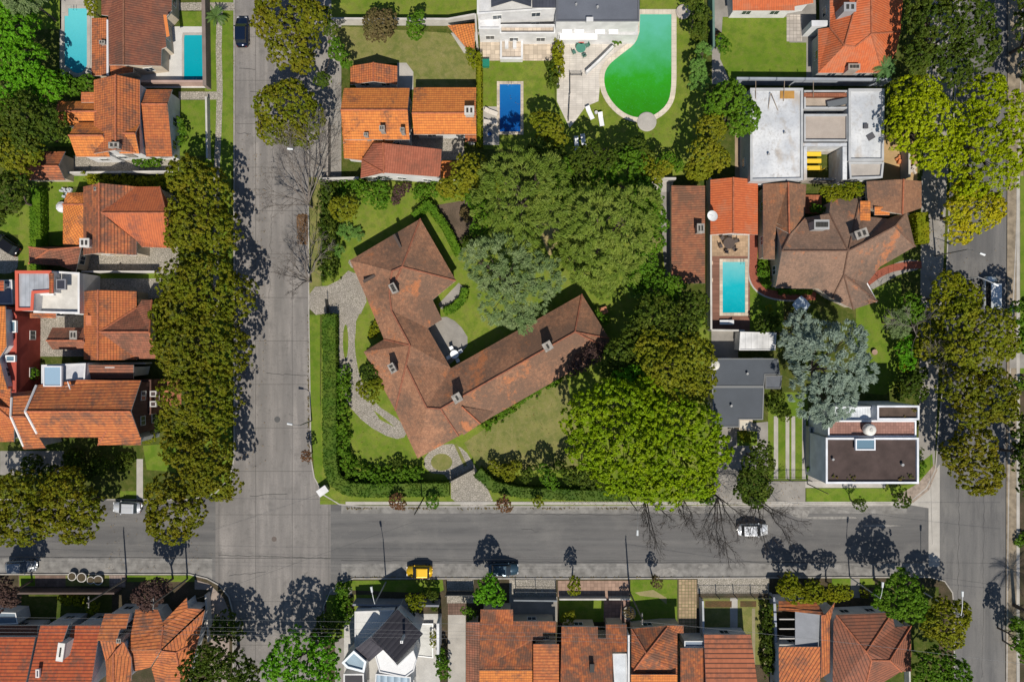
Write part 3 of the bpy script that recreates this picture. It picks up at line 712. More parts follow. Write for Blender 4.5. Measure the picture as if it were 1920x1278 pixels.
def table(label, px, py, r, leg=.72, c=(.6, .6, .58), z=GZ, seats=0, sc_=(.5, .5, .5), name='garden_table', umb=None, chairlabel=None):
    x, y, _ = W(px, py, z+.7); t = thing(name, label, 'table', (x, y, z)); mb = MB(); mb.lathe((x, y, z+leg), [(r*.95, 0), (r, .02), (r, .05)], 20); mb.build('table_top', flatm(c, .4), t)
    for i in range(4):
        a = math.pi/4+i*math.pi/2; lb = MB(); lb.tube((x+math.cos(a)*r*.6, y+math.sin(a)*r*.6, z), (x+math.cos(a)*r*.5, y+math.sin(a)*r*.5, z+leg), .03); lb.build('leg', flatm(sc3(c, .6), .5), t)
    for i in range(seats):
        a = 2*math.pi*(i+.3)/seats; chair(chairlabel[i], x+math.cos(a)*(r+.35), y+math.sin(a)*(r+.35), z, math.degrees(a), sc_)
    return t
def chair(label, x, y, z, ang, c, group='garden chairs'):
    t = thing('garden_chair', label, 'chair', (x, y, z), group); A = R(ang); m = flatm(c, .5); ca, sa = math.cos(A), math.sin(A)
    mb = MB(); mb.box((x, y, z+.42), (.5, .5, .06), A); mb.build('seat', m, t)
    mb = MB(); mb.box((x+.25*ca, y+.25*sa, z+.5), (.06, .5, .45), A); mb.build('backrest', m, t)
    for u, v in ((-.2, -.2), (.2, -.2), (.2, .2), (-.2, .2)):
        lb = MB(); px_, py_ = x+u*ca-v*sa, y+u*sa+v*ca; lb.tube((px_, py_, z), (px_, py_, z+.42), .02, None, 5); lb.build('leg', m, t)
def lounger(label, px, py, ang, c=(.65, .66, .68), z=GZ, cushion=None):
    x, y, _ = W(px, py, z+.35); t = thing('sun_lounger', label, 'sun lounger', (x, y, z), 'sun loungers'); A = R(ang); ca, sa = math.cos(A), math.sin(A)
    def P(u, v): return (x+u*ca-v*sa, y+u*sa+v*ca)
    mb = MB(); mb.box((*P(-.3, 0), z+.28), (1.25, .62, .07), A); mb.build('seat', flatm(cushion or c, .7), t)
    mb = MB(); a = P(.33, 0); vs = []
    for u, zz in ((.34, .28), (.95, .62)):
        for v in (-.31, .31): vs += [(*P(u, v), z+zz), (*P(u, v), z+zz+.06)]
    mb.add(vs, [[1, 3, 7, 5], [0, 4, 6, 2], [0, 1, 5, 4], [2, 6, 7, 3], [4, 5, 7, 6], [0, 2, 3, 1]]); mb.build('backrest', flatm(cushion or c, .7), t)
    for u in (-.8, .4):
        for v in (-.27, .27): lb = MB(); q = P(u, v); lb.tube((*q, z), (*q, z+.28), .025, None, 5); lb.build('leg', flatm(c, .5), t)
def parasol(label, px, py, top, r, c, z=GZ, n=8):
    x, y, _ = W(px, py, top); t = thing('parasol', label, 'parasol', (x, y, z)); mb = MB(); mb.tube((x, y, z), (x, y, top), .03); mb.build('pole', flatm((.4, .4, .4), .4), t)
    mb = MB(); vs = [(x, y, top)]+[(x+r*math.cos(2*math.pi*i/n)*(1 if i % 2 == 0 else .82), y+r*math.sin(2*math.pi*i/n)*(1 if i % 2 == 0 else .82), top-.45) for i in range(n)]
    mb.add(vs, [[0, i+1, (i+1) % n+1] for i in range(n)]); mb.build('canopy', flatm(c, .8), t)
def simple(name, label, cat, mb, mat, group=None, smooth=False): return tag(mb.build(name, mat, None, smooth), label, cat, group)
def tank(label, px, py, r, h, z, c=(.6, .58, .52)):
    x, y, _ = W(px, py, z+h); t = thing('water_tank', label, 'water tank', (x, y, z)); mb = MB(); mb.lathe((x, y, z), [(r*.95, 0), (r, .1), (r, h-.2), (r*.8, h-.03), (r*.3, h)], 24); mb.build('tank', plain(c, .7, .1, 2), t, True)
    mb = MB(); mb.lathe((x, y, z+h), [(.25, 0), (.22, .08)], 12); mb.build('lid', flatm(sc3(c, .7), .6), t)
# ================================================================ GROUND
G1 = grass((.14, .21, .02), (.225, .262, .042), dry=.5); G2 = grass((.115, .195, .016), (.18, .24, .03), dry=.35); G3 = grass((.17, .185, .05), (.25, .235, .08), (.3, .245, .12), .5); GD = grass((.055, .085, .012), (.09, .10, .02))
CONC = plain((.24, .225, .205), .9, .22, .5); CONCL = plain((.36, .34, .31), .9, .15, .6); SOIL = soil(); COB = cobble((.31, .28, .245)); COBL = cobble((.32, .29, .25), 3.6)
big = MB(); big.add([(-400, -400, -.03), (400, -400, -.03), (400, 400, -.03), (-400, 400, -.03)], [[0, 1, 2, 3]]); tag(big.build('ground', GD), kind='structure')
sheet('road', [(-900, 925), (1790, 925), (1790, 1100), (-900, 1100)], 1, asphalt(), base=0)
sheet('road', [(404, -500), (620, -500), (620, 1095), (600, 1800), (430, 1800), (404, 1095)], 2, concrete_road(), base=0)
sheet('road', [(1735, -500), (1960, -500), (1960, 1800), (1735, 1800)], 3, asphalt(True), base=0)
sheet('road', [(1700, 945), (1741, 900), (1762, 870), (1762, 1062), (1741, 1062), (1741, 952)], 4, CONCL, base=0)
GUT = plain((.185, .178, .168), .9, .38, .9)
sheet('gutter', [(640, 1056), (1741, 1056), (1741, 1090), (640, 1090)], 2, GUT, base=0)
sheet('gutter', [(-900, 1046), (398, 1046), (398, 1090), (-900, 1090)], 2, GUT, base=0)
sheet('gutter', [(640, 940), (1700, 940), (1700, 962), (640, 962)], 2, GUT, base=0)
BL = {
 'B': [(577, -500), (577, 330), (578, 600), (582, 860), (588, 895), (606, 928), (636, 946), (680, 950), (1100, 950), (1670, 948), (1708, 940), (1738, 915), (1755, 880), (1770, 700), (1778, 450), (1800, 0), (1815, -500)],
 'A': [(440, -500), (440, 860), (432, 895), (405, 925), (360, 937), (-900, 937), (-900, -500)],
 'C': [(604, 1800), (606, 1135), (618, 1108), (636, 1092), (662, 1083), (1100, 1083), (1745, 1080), (1772, 1088), (1787, 1110), (1790, 1140), (1792, 1800)],
 'D': [(-900, 1075), (355, 1075), (388, 1083), (412, 1096), (430, 1118), (438, 1150), (440, 1800), (-900, 1800)],
 'E': [(1930, -500), (1908, 330), (1904, 450), (1893, 700), (1888, 1080), (1884, 1800), (2900, 1800), (2900, -500)]}
KERB = plain((.33, .31, .285), .9, .2, 1.2)
for k, p in BL.items():
    q = [W(x, y, GZ)[:2] for x, y in p]; mb = MB(); mb.prism(offset(q, -.16), -.02, GZ); tag(mb.build('ground', GD if k in 'AB' else SOIL), kind='structure')
    o = offset(q, 0); i2 = offset(q, -.16); n = len(o); z = GZ+.014; mb = MB()
    mb.add([(x, y, -.01) for x, y in o]+[(x, y, z) for x, y in o]+[(x, y, z) for x, y in i2], [[i, (i+1) % n, n+(i+1) % n, n+i] for i in range(n)]+[[n+i, n+(i+1) % n, 2*n+(i+1) % n, 2*n+i] for i in range(n)])
    tag(mb.build('kerb', KERB), kind='structure')
mb = MB(); mb.lathe((*W(520, 786)[:2], .012), [(.42, 0), (.42, .006)], 20); simple('manhole_cover', 'round dark manhole cover in the left concrete street', 'manhole cover', mb, flatm((.06, .06, .06), .6))
mb = MB(); mb.lathe((*W(514, 1010)[:2], .012), [(.36, 0), (.36, .006)], 20); simple('manhole_cover', 'small rusty manhole cover in the middle of the crossroads', 'manhole cover', mb, flatm((.08, .06, .05), .6))
L = lambda nm, poly, lv, m: sheet(nm, poly, lv, m)
# block A (upper left)
L('lawn', rc(384, -60, 437, 320), 1, G2); L('lawn', rc(384, 320, 434, 930), 1, G2)
strip('path', [(388, 10), (412, 22), (410, 90), (412, 170), (410, 240), (406, 330), (405, 600)], 11, 2, COBL)
L('path', rc(335, 5, 438, 20), 3, COBL); L('path', rc(335, 172, 412, 187), 3, COBL)
L('lawn', rc(336, 22, 384, 50), 1, G2); L('patio', rc(255, 50, 385, 165), 2, plain((.5, .49, .47), .8, .1, .7)); L('lawn', rc(330, 188, 392, 292), 2, G2)
L('patio', rc(112, -20, 176, 145), 1, CONCL); L('lawn', rc(60, 0, 115, 55), 1, G2); L('lawn', rc(60, 240, 142, 275), 2, G2)
L('patio', rc(138, 292, 335, 326), 2, COBL); L('lawn', rc(60, 330, 400, 350), 6, G2); L('lawn', [(75, 340), (118, 340), (118, 460), (75, 460)], 2, G2)
L('lawn', rc(0, 400, 36, 440), 6, G2); L('lawn', rc(34, 345, 58, 508), 5, G1); L('driveway', smoothp([(-30, 445), (22, 448), (36, 480), (30, 515), (-30, 510)]), 2, COBL)
L('patio', rc(155, 462, 335, 515), 2, COBL); L('lawn', rc(155, 512, 300, 522), 3, G2); L('patio', rc(165, 520, 305, 560), 2, COBL)
L('patio', rc(34, 582, 73, 672), 2, CONC); L('patio', rc(73, 588, 160, 668), 2, COBL)
L('lawn', [(268, 835), (330, 830), (330, 885), (275, 880)], 2, G2); L('patio', rc(0, 845, 120, 890), 1, CONC); L('patio', rc(262, 710, 340, 760), 2, paving((.36, .14, .08), .3, .3))
L('path', rc(256, 860, 268, 937), 2, CONCL); L('lawn', rc(225, 920, 256, 937), 3, G2)
# block B (upper middle and right)
L('pavement', rc(579, -60, 640, 332), 1, CONC); L('pavement', [(579, 332), (603, 332), (603, 560), (579, 560)], 1, G3)
L('lawn', [(620, -60), (895, -60), (895, 40), (622, 40)], 5, G1); L('lawn', [(625, 55), (645, 50), (840, 62), (893, 95), (893, 165), (770, 165), (760, 118), (650, 122)], 6, G3)
L('patio', [(745, 118), (762, 118), (775, 135), (775, 168), (745, 168)], 7, CONCL); L('patio', [(845, 62), (870, 100), (880, 100), (900, 60)], 7, CONCL)
L('patio', rc(770, 240, 870, 300), 2, COB); L('lawn', rc(906, 108, 1040, 280), 1, G1); L('patio', rc(906, 200, 936, 272), 3, CONCL)
L('patio', rc(900, 30, 1040, 114), 2, paving((.5, .42, .33), .6, .6, .02)); 
L('terrace', [(1044, 70), (1200, 60), (1185, 95), (1150, 120), (1125, 160), (1122, 190), (1098, 200), (1080, 225), (1068, 240), (1044, 190)], 2, paving((.54, .5, .45), .9, .3, .012, var=.06))
L('lawn', [(1044, 70), (1320, 0), (1320, 330), (1040, 330)], 1, G1); L('lawn', rc(1200, -60, 1320, 30), 5, G1)
L('lawn', [(1355, 32), (1480, 32), (1480, 80), (1512, 80), (1512, 152), (1370, 155), (1350, 110)], 2, G2); L('patio', rc(1335, -20, 1530, 158), 1, CONC)
L('patio', rc(1475, 28, 1504, 78), 3, paving((.4, .36, .32), .5, .5)); L('yard', rc(1378, 250, 1405, 340), 1, plain((.3, .22, .15), .95)); L('yard', rc(1655, 250, 1720, 340), 1, plain((.38, .26, .13), .95))
L('pavement', [(1728, 330), (1776, 330), (1752, 880), (1722, 880)], 1, CONC); L('pavement', [(1745, -60), (1800, -60), (1778, 330), (1730, 330)], 1, CONC)
# main garden
L('lawn', [(604, 340), (1255, 340), (1255, 560), (1330, 600), (1330, 948), (600, 945), (604, 560)], 1, G1)
L('lawn', [(650, 640), (790, 860), (790, 885), (650, 880)], 2, G1); L('lawn', [(870, 830), (1060, 700), (1100, 880), (900, 880)], 3, G3)
L('flower_bed', [(815, 385), (905, 370), (905, 445), (850, 460)], 2, soil((.15, .11, .08), (.09, .07, .05)))
L('flower_bed', [(1000, 410), (1050, 415), (1045, 470), (1030, 480)], 2, plain((.3, .24, .11), .95))
L('lawn', rc(580, 590, 600, 760), 2, G2); L('lawn', [(581, 760), (601, 760), (604, 905), (625, 935), (612, 932), (590, 895)], 2, G2)
L('lawn', [(612, 918), (1330, 925), (1330, 948), (640, 945)], 2, G1); L('lawn', rc(1512, 915, 1660, 946), 2, G2); L('lawn', [(1660, 915), (1722, 905), (1722, 870), (1748, 850), (1750, 880), (1735, 912), (1705, 938), (1660, 946)], 2, G2)
strip('pavement', [(648, 943), (1690, 943)], 6, 7, CONCL)
drive = smoothp([(580, 538), (625, 535), (662, 498), (690, 560), (680, 580), (668, 610), (664, 650), (675, 712), (700, 755), (757, 792), (764, 818), (738, 824), (686, 796), (650, 756), (634, 704), (631, 640), (628, 600), (630, 585), (580, 592)], 1)
L('driveway', drive, 3, COB)
L('lawn', ell(648, 640, 5, 32), 4, G1); L('lawn', [(700, 768), (722, 785), (740, 800), (712, 786)], 4, G1)
L('driveway', smoothp([(795, 850), (840, 828), (872, 842), (888, 870), (925, 935), (922, 948), (846, 948), (845, 890), (797, 885)], 1), 3, COBL); L('lawn', ell(828, 866, 20, 16), 4, G3); L('lawn', [(851, 832), (857, 832), (876, 872), (870, 874)], 4, G3)
L('patio', smoothp([(800, 610), (830, 590), (860, 605), (882, 640), (860, 668), (835, 690), (810, 640)], 1), 3, CONC); L('patio', [(822, 570), (860, 530), (872, 540), (868, 552), (828, 580)], 3, CONC); L('patio', smoothp([(650, 488), (668, 485), (690, 500), (662, 506)], 1), 3, COBL)
L('lawn', smoothp([(668, 590), (690, 585), (720, 630), (685, 655), (666, 640)], 1), 4, G1)
# right-hand lots of block B
L('patio', rc(1222, 340, 1262, 360), 2, CONCL); L('path', [(1238, 360), (1258, 360), (1258, 520), (1248, 520), (1240, 440)], 2, CONC); L('lawn', [(1200, 440), (1242, 430), (1240, 500), (1200, 500)], 2, G3)
L('deck', rc(1328, 440, 1406, 480), 2, paving((.36, .25, .16), .4, .4, .01)); L('deck', rc(1328, 480, 1406, 620), 2, paving((.2, .1, .07), 8, .16, .01))
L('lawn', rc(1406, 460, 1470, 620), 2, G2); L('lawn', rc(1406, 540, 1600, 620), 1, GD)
RB = paving((.3, .09, .055), .25, .12, .012, .5)
strip('path', smoothp([(1413, 440), (1413, 480), (1411, 520), (1425, 545), (1460, 555), (1530, 555)], 2, False), 15, 4, RB); strip('kerb', smoothp([(1404, 440), (1404, 480), (1402, 522), (1420, 550), (1456, 563), (1500, 564)], 2, False), 3, 5, CONCL)
L('path', smoothp([(1620, 535), (1650, 505), (1700, 485), (1728, 490), (1726, 505), (1690, 512), (1650, 535), (1632, 545)], 1), 3, CONC); strip('path', smoothp([(1622, 532), (1655, 508), (1690, 498), (1728, 496)], 2, False), 14, 4, RB)
L('path', [(1690, 395), (1705, 400), (1718, 460), (1712, 462)], 3, CONCL); L('lawn', [(1605, 560), (1640, 540), (1690, 525), (1690, 620), (1690, 715), (1660, 740), (1605, 735)], 2, G2)
L('yard', rc(1334, 620, 1384, 672), 1, CONC); L('driveway', [(1350, 800), (1440, 790), (1440, 880), (1385, 880), (1392, 946), (1330, 946), (1345, 880)], 2, CONC); L('lawn', rc(1382, 808, 1420, 835), 3, G2)
L('lawn', rc(1440, 735, 1515, 900), 2, G2)
for x0, x1 in ((1451, 1459), (1473, 1480), (1484, 1491), (1504, 1511)): L('driveway', rc(x0, 780, x1, 898), 3, CONCL)
L('driveway', rc(1438, 902, 1510, 948), 3, CONC); L('lawn', rc(1392, 915, 1438, 946), 3, G2); L('pavement', rc(1510, 902, 1660, 914), 3, CONCL); L('patio', rc(1515, 780, 1550, 905), 2, CONC)
L('pavement', [(1722, 905), (1752, 870), (1758, 880), (1742, 918), (1712, 942), (1690, 946), (1680, 930)], 3, plain((.27, .22, .18), .95, .3, 2))
L('pavement', [(1890, -60), (1925, -60), (1905, 1278), (1886, 1278)], 1, plain((.22, .18, .13), .95, .35, 1.2)); L('path', rc(1906, 330, 1912, 1278), 7, CONCL); L('lawn', rc(1913, 330, 1990, 700), 5, G2); L('driveway', rc(1893, 660, 1990, 690), 6, CONC)
# block C (bottom)
L('pavement', rc(618, 1100, 660, 1114), 2, CONC); L('lawn', [(620, 1104), (640, 1088), (830, 1086), (832, 1105), (820, 1112)], 1, G2); L('lawn', rc(612, 1115, 650, 1200), 1, G2); L('driveway', rc(628, 1195, 662, 1300), 2, CONC)
L('driveway', rc(838, 1086, 888, 1130), 2, COBL); L('garage_floor', rc(840, 1130, 872, 1152), 2, paving((.13, .08, .06), .4, .4)); L('driveway', rc(840, 1152, 873, 1700), 2, CONCL)
L('patio', rc(955, 1086, 1042, 1118), 2, COBL); L('patio', rc(955, 1118, 1045, 1165), 2, CONC); L('pavement', rc(1046, 1088, 1180, 1118), 2, paving((.3, .2, .15), .5, .5, .02)); L('lawn', rc(1048, 1122, 1132, 1165), 2, G2); L('driveway', rc(1132, 1118, 1180, 1165), 2, paving((.24, .15, .12), .5, .5, .02))
L('lawn', rc(1182, 1086, 1270, 1172), 2, G2); L('path', [(1190, 1110), (1225, 1105), (1250, 1120), (1250, 1132), (1235, 1120), (1200, 1116)], 3, plain((.24, .21, .1), .95)); L('driveway', rc(1272, 1086, 1306, 1205), 2, paving((.33, .24, .15), .45, .45, .04, cm=(.1, .11, .04)))
L('pavement', rc(1308, 1084, 1442, 1112), 2, COBL); L('lawn', rc(1318, 1120, 1440, 1190), 1, G3); L('path', rc(1369, 1120, 1383, 1190), 3, CONCL); L('lawn', rc(1400, 1120, 1440, 1245), 2, G3)
for x0, x1 in ((1410, 1416), (1430, 1436)): L('driveway', rc(x0, 1140, x1, 1245), 4, plain((.24, .21, .13), .95))
L('flower_bed', rc(1322, 1126, 1372, 1138), 4, soil((.14, .08, .04), (.08, .07, .03))); L('flower_bed', rc(1388, 1126, 1418, 1137), 4, soil((.14, .08, .04), (.08, .07, .03)))
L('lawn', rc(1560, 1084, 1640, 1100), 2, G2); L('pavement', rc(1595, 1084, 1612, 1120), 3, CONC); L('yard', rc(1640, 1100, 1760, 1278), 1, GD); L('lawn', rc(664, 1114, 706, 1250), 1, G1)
# block D (bottom left)
L('pavement', rc(35, 1078, 123, 1100), 2, paving((.17, .115, .09), .4, .4, .01)); L('lawn', rc(123, 1078, 215, 1098), 2, G3); L('lawn', rc(36, 1078, 66, 1098), 3, G2); L('pavement', rc(205, 1078, 235, 1100), 3, paving((.26, .2, .17), .4, .4)); L('lawn', rc(238, 1078, 365, 1090), 2, G2)
L('pavement', [(365, 1086), (392, 1094), (418, 1118), (430, 1145), (430, 1300), (395, 1300), (395, 1105), (365, 1104)], 2, plain((.27, .22, .19), .9)); L('lawn', rc(40, 1105, 210, 1165), 1, GD)  # court lawn uses the dark grass: the court's shade put into its colour

# ================================================================ HOUSES
T1 = tiles((.46, .15, .05), (.37, .108, .042), weather=.42, mode='cb'); T1o = tiles((.59, .205, .05), (.49, .155, .042), weather=.25, mode='cb'); T1w = tiles((.44, .15, .06), (.33, .10, .045), weather=.62, mode='c', pv=.38); TB = tiles((.22, .085, .05), (.17, .062, .04), (.11, .06, .045), .55, 'b'); TBo = tiles((.3, .12, .07), (.24, .09, .055), (.12, .065, .045), .55, 'cb')
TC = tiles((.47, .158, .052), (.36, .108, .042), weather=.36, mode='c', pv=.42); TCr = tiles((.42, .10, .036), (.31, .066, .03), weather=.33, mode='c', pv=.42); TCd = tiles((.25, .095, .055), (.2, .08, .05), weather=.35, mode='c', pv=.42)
TM = tiles((.37, .185, .105), (.27, .13, .075), (.135, .085, .06), .55, 's', .25, .3, .14); TK = tiles((.27, .165, .115), (.21, .13, .09), (.12, .088, .07), .45, 's', .25, .3, .16); TKo = tiles((.31, .16, .09), (.24, .12, .07), (.14, .09, .065), .5, 's', .3, .35, .2)
TW = tiles((.44, .14, .046), (.27, .08, .036), (.12, .07, .05), .62, 'b', wscale=.5); TR = tiles((.49, .125, .045), (.42, .10, .038), (.4, .15, .08), .35, 'b')
WW = render_wall((.62, .62, .62)); WC = render_wall((.5, .43, .34)); WG = render_wall((.36, .36, .36)); WBk = paving((.14, .075, .06), .25, .08, .01, .5)
def house(label, px, py, cat='house', name='house', group=None): return thing(name, label, cat, W(px, py, GZ), group)

# main house
e, r = 2.9, 5.1
P = [(656,488,e),(788,410,e),(855,526,e),(811,562,e),(829,599,e),(802,615,e),(845,690,e),(1091,551,e),(1142,634,e),(1143,655,e),(860,817,e),(783,859,e),(741,769,e),(682,659,e),(720,636,e),(689,563,e),(735,508,r),(754,500,r),(730,549,r-.2),(734,582,r-.3),(769,647,r-.1),(761,684,r),(800,764,r),(826,766,r),(1078,622,r)]
F = [[0,1,17,16],[1,2,17],[17,2,3],[17,3,18],[17,18,16],[18,3,4,5],[18,5,19],[0,16,18,15],[15,18,19,20],[15,20,14],[19,5,6,20],[20,6,21],[21,6,23,22],[6,7,24,23],[7,8,24],[8,9,24],[24,9,10,23],[23,10,11],[23,11,22],[22,11,12,21],[21,12,13],[13,14,20],[13,20,21]]
h = house('large brown-roofed house with two angled wings in the big corner garden', 830, 670)
mr = roof(h, custom(P, F), TM, WC, ridgecol=(.25, .095, .055))
roof(h, custom([(866,762,4.75),(927,771,3.15),(901,794,4.0),(868,816,3.3)], [[0,2,1],[0,3,2]]), TM, None, ridge=True, name='dormer_roof')
chimney(mr, 737, 540, 1.3, .85, 6.2, R(-62), holes=3); chimney(mr, 735, 690, 1.3, .85, 6.2, R(-62)); chimney(mr, 857, 746, 1.2, 1.2, 6.3, R(30), holes=1); chimney(mr, 1027, 649, 1.2, 1.2, 6.3, R(30), holes=1)
for x, y, a, l in ((745, 452, -62, 2.0), (692, 522, 28, 1.8)):
    q = W(x, y, 4.0); vb = MB(); vb.box((q[0], q[1], 3.6), (l, .35, .5), R(a)); vb.build('roof_vent', flatm((.07, .05, .04), .9), mr)

# orange house upper middle
h = house('bright orange-tiled house with joined gabled wings above the big garden', 765, 240)
roof(h, gable(645, 165, 768, 262, 4.6, 6.4, 'v' if 0 else 'h', 206), T1o, WW)
roof(h, custom([(640,205,3.2),(652,205,3.2),(648,262,3.2),(740,262,3.2),(720,298,2.8),(690,302,2.8),(645,297,2.8),(641,240,3.0)], [[0,1,2,7],[7,2,6],[2,3,4,5,6]]), T1o, WW, ridge=False)
roof(h, gable(776, 164, 893, 252, 3.2, 5.0, 'h', 212), T1o, WW)
roof(h, custom([(718,268,5.4),(828,280,5.4),(825,332,5.6),(720,324,5.6),(676,334,3.4),(678,300,3.6),(700,268,4.2)], [[0,1,2,3],[0,3,5,6],[3,4,5]]), tiles((.36,.12,.07),(.3,.095,.055),(.2,.08,.05),.3,'b'), WW)
roof(h, shed(826, 302, 856, 335, 3.0, 2.6), T1o, WW); roof(h, shed(872, 205, 893, 266, 3.3, 2.7), T1, WW, ridge=False)
chimney(h, 716, 240, .7, .7, 6.6, 0, 4); chimney(h, 754, 243, .6, .6, 6.6, 0, 4); chimney(h, 880, 207, 1.3, 1.2, 5.9, 0, 2.5, plain((.5, .48, .45), .8, .2, 2)); chimney(h, 686, 252, .6, .5, 5.6, 0, 3)
h = house('small terracotta gabled outbuilding just north of the orange-tiled house', 700, 140, 'outbuilding', 'garden_house')
roof(h, gable(657, 124, 745, 159, 2.4, 3.6, 'v', 700), T1, WW)
h = house('triangular terracotta lean-to in the corner beside the white modern house', 868, 65, 'shed', 'garden_shed')
roof(h, custom([(839,48,2.3),(890,44,2.9),(890,92,2.9),(878,95,2.5)], [[0,3,2,1]]), T1o, WW, windows=False); 

# white modern house, top
DK = sheetmetal((.055, .058, .075), .45, .35, .1)
h = house('white modern house with stepped terraces and a dark pitched roof edge', 965, 30)
flatroof(h, [(895, -60), (1042, -60), (1042, 18), (895, 28)], 5.6, plain((.5, .5, .5)), WW, .2, .25)
flatroof(h, [(898, 29), (938, 29), (938, 56), (898, 56)], 4.0, plain((.62, .62, .63)), WW, .18, .3, z0=.02)
roof(h, custom([(920,-40,6.2),(960,-60,8.2),(960,2,8.2),(921,14,6.3)], [[0,3,2,1]]), DK, None, ridge=False); roof(h, custom([(960,-60,8.2),(998,-40,6.2),(996,13,6.3),(960,2,8.2)], [[0,3,2,1]]), DK, None, ridge=False)
roof(h, custom([(998,-60,6.5),(1042,-60,6.5),(1042,15,5.95),(998,15,5.95)], [[0,3,2,1]]), DK, None, ridge=False)
flatroof(h, [(938, 50), (1040, 50), (1040, 66), (938, 66)], 3.0, paving((.5, .42, .34), .6, .6, .02), WW, .15, .6); flatroof(h, [(938, 68), (980, 68), (980, 112), (938, 112)], 1.0, paving((.5, .42, .34), .6, .6, .02), WW, .25, .25, windows=False)
for x in (950, 965): 
    mb = MB(); q = W(x, 80, 1.3); mb.box((q[0], q[1], 1.01), (.5, 1.6, .5)); mb.build('planter', WW, h)
# grey-roofed white house with the green pool
h = house('white house under a flat slate-grey roof beside the green pool', 1120, 20)
flatroof(h, [(1043, -80), (1198, -80), (1198, 41), (1043, 41)], 6.2, plain((.115, .125, .15), .6, .15, .3), WW, .18, .16, flatm((.1, .105, .12), .5), windows=False)
flatroof(h, [(1046, -60), (1196, -60), (1196, 66), (1046, 66)], 3.0, plain((.5, .5, .5)), WW, 0, 0, windows=False)
mb = MB(); q = W(1106, 36, 6.9); mb.box((q[0], q[1], 6.2), (.9, .55, .7)); mb.build('roof_vent', WW, h)
for x in (1063, 1086, 1125, 1150):
    a = W(x-9, 50, 4.4); b = W(x+9, 50, 4.4); c = W(x+9, 64, 3.3); d = W(x-9, 64, 3.3); mb = MB(); mb.add([a, b, c, d, *[(p[0], p[1], p[2]-.08) for p in (a, b, c, d)]], [[0, 3, 2, 1], [4, 5, 6, 7], [0, 1, 5, 4], [1, 2, 6, 5], [2, 3, 7, 6], [3, 0, 4, 7]]); mb.build('awning', flatm((.75, .75, .75), .7), h)
mb = MB(); a = W(1050, 70, 3.0); b = W(1120, 70, 3.0); mb.box(((a[0]+b[0])/2, a[1]+.1, 2.9), (b[0]-a[0], .9, .15)); mb.build('canopy', flatm((.72, .72, .72), .6), h)

# top right orange houses
h = house('orange-tiled house cut by the top edge of the picture, left of the hipped one', 1450, -10)
roof(h, custom([(1372,-80,4.6),(1525,-80,4.6),(1525,6,3.0),(1490,12,3.0),(1490,20,3.0),(1374,20,3.0)], [[0,5,4,3,2,1]]), TR, WW, ridge=False)
h = house('orange hip-roofed house with two chimneys at the top right', 1610, 60)
roof(h, custom([(1532,-90,3.2),(1700,-90,3.2),(1688,60,3.0),(1680,100,3.0),(1655,137,3.0),(1534,137,3.0),(1534,55,3.0),(1556,38,3.9),(1556,-90,4.4),(1633,-90,6.3),(1634,64,6.3),(1583,86,5.6),(1603,88,5.7),(1556,52,3.9)],
  [[8,7,13,11,9],[9,11,12,10],[13,6,5,11],[11,5,12],[12,5,4,10],[10,4,3,2],[10,2,1,9]]), TR, WG)
chimney(h, 1594, 13, 1.6, 1.2, 6.9, 0, 3, plain((.3, .3, .31)), 2); chimney(h, 1602, 125, 1.6, .8, 4.6, 0, 2.5, plain((.33, .28, .24)), 3)
mb = MB(); q = W(1537, 44, 3.3); mb.box((q[0], q[1], 0), (2.2, .8, 3.3)); mb.build('roof_box', render_wall((.55, .56, .58)), h)

# raw concrete building
h = house('unfinished raw concrete building with an open courtyard and yellow scaffolding', 1530, 255, 'building site', 'concrete_building')
CR = concrete_roof(); z = 4.2; WGc = render_wall((.42, .43, .44))
flatroof(h, [(1406, 167), (1504, 167), (1504, 338), (1406, 340)], z, CR, WGc, .28, .25); flatroof(h, [(1590, 168), (1656, 168), (1655, 302), (1590, 302)], z, CR, WGc, .28, .25)
flatroof(h, [(1590, 305), (1655, 305), (1652, 334), (1592, 336)], z-.5, plain((.36, .33, .3)), WGc, .22, .3); flatroof(h, [(1506, 216), (1588, 216), (1588, 266), (1506, 266)], z-.4, plain((.36, .31, .27), .9, .1), WGc, .2, .35)
flatroof(h, [(1506, 172), (1588, 172), (1588, 205), (1506, 205)], z-.5, plain((.36, .3, .24), .9, .2), WGc, .18, .4)
mb = MB(); a, b = W(1507, 178, z), W(1587, 178, z); mb.box(((a[0]+b[0])/2, a[1], z-.5), (b[0]-a[0], .5, .55)); mb.build('brick_stack', paving((.3, .11, .06), .3, .15, .02), h)
mb = MB(); q = W(1571, 192, z); mb.box((q[0], q[1], z-.5), (2.8, .8, .5), R(12)); mb.build('board_pile', flatm((.1, .11, .12), .8), h)
for x0, x1, y0, y1 in ((1506, 1588, 268, 274), (1507, 1513, 275, 337), (1580, 1588, 275, 337)):
    a = W(x0, y0, z); b = W(x1, y1, z); mb = MB(); mb.box(((a[0]+b[0])/2, (a[1]+b[1])/2, 0), (b[0]-a[0], a[1]-b[1], z)); mb.build('beam', CR, h)
for i in range(3):
    a = W(1511, 284+i*12, 1.8); b = W(1541, 292+i*12, 1.8); mb = MB(); mb.box(((a[0]+b[0])/2, (a[1]+b[1])/2, 1.5-.3*i), (b[0]-a[0]+.3*i, a[1]-b[1], .12)); mb.build('scaffold_board', flatm((.62, .42, .02), .6), h)
for px, py in ((1513, 282), (1542, 282), (1513, 318), (1542, 318)):
    q = W(px, py, 1.5); mb = MB(); mb.tube((q[0], q[1], 0), (q[0], q[1], 2.1), .05); mb.build('scaffold_pole', flatm((.6, .4, .03), .5, .3), h)
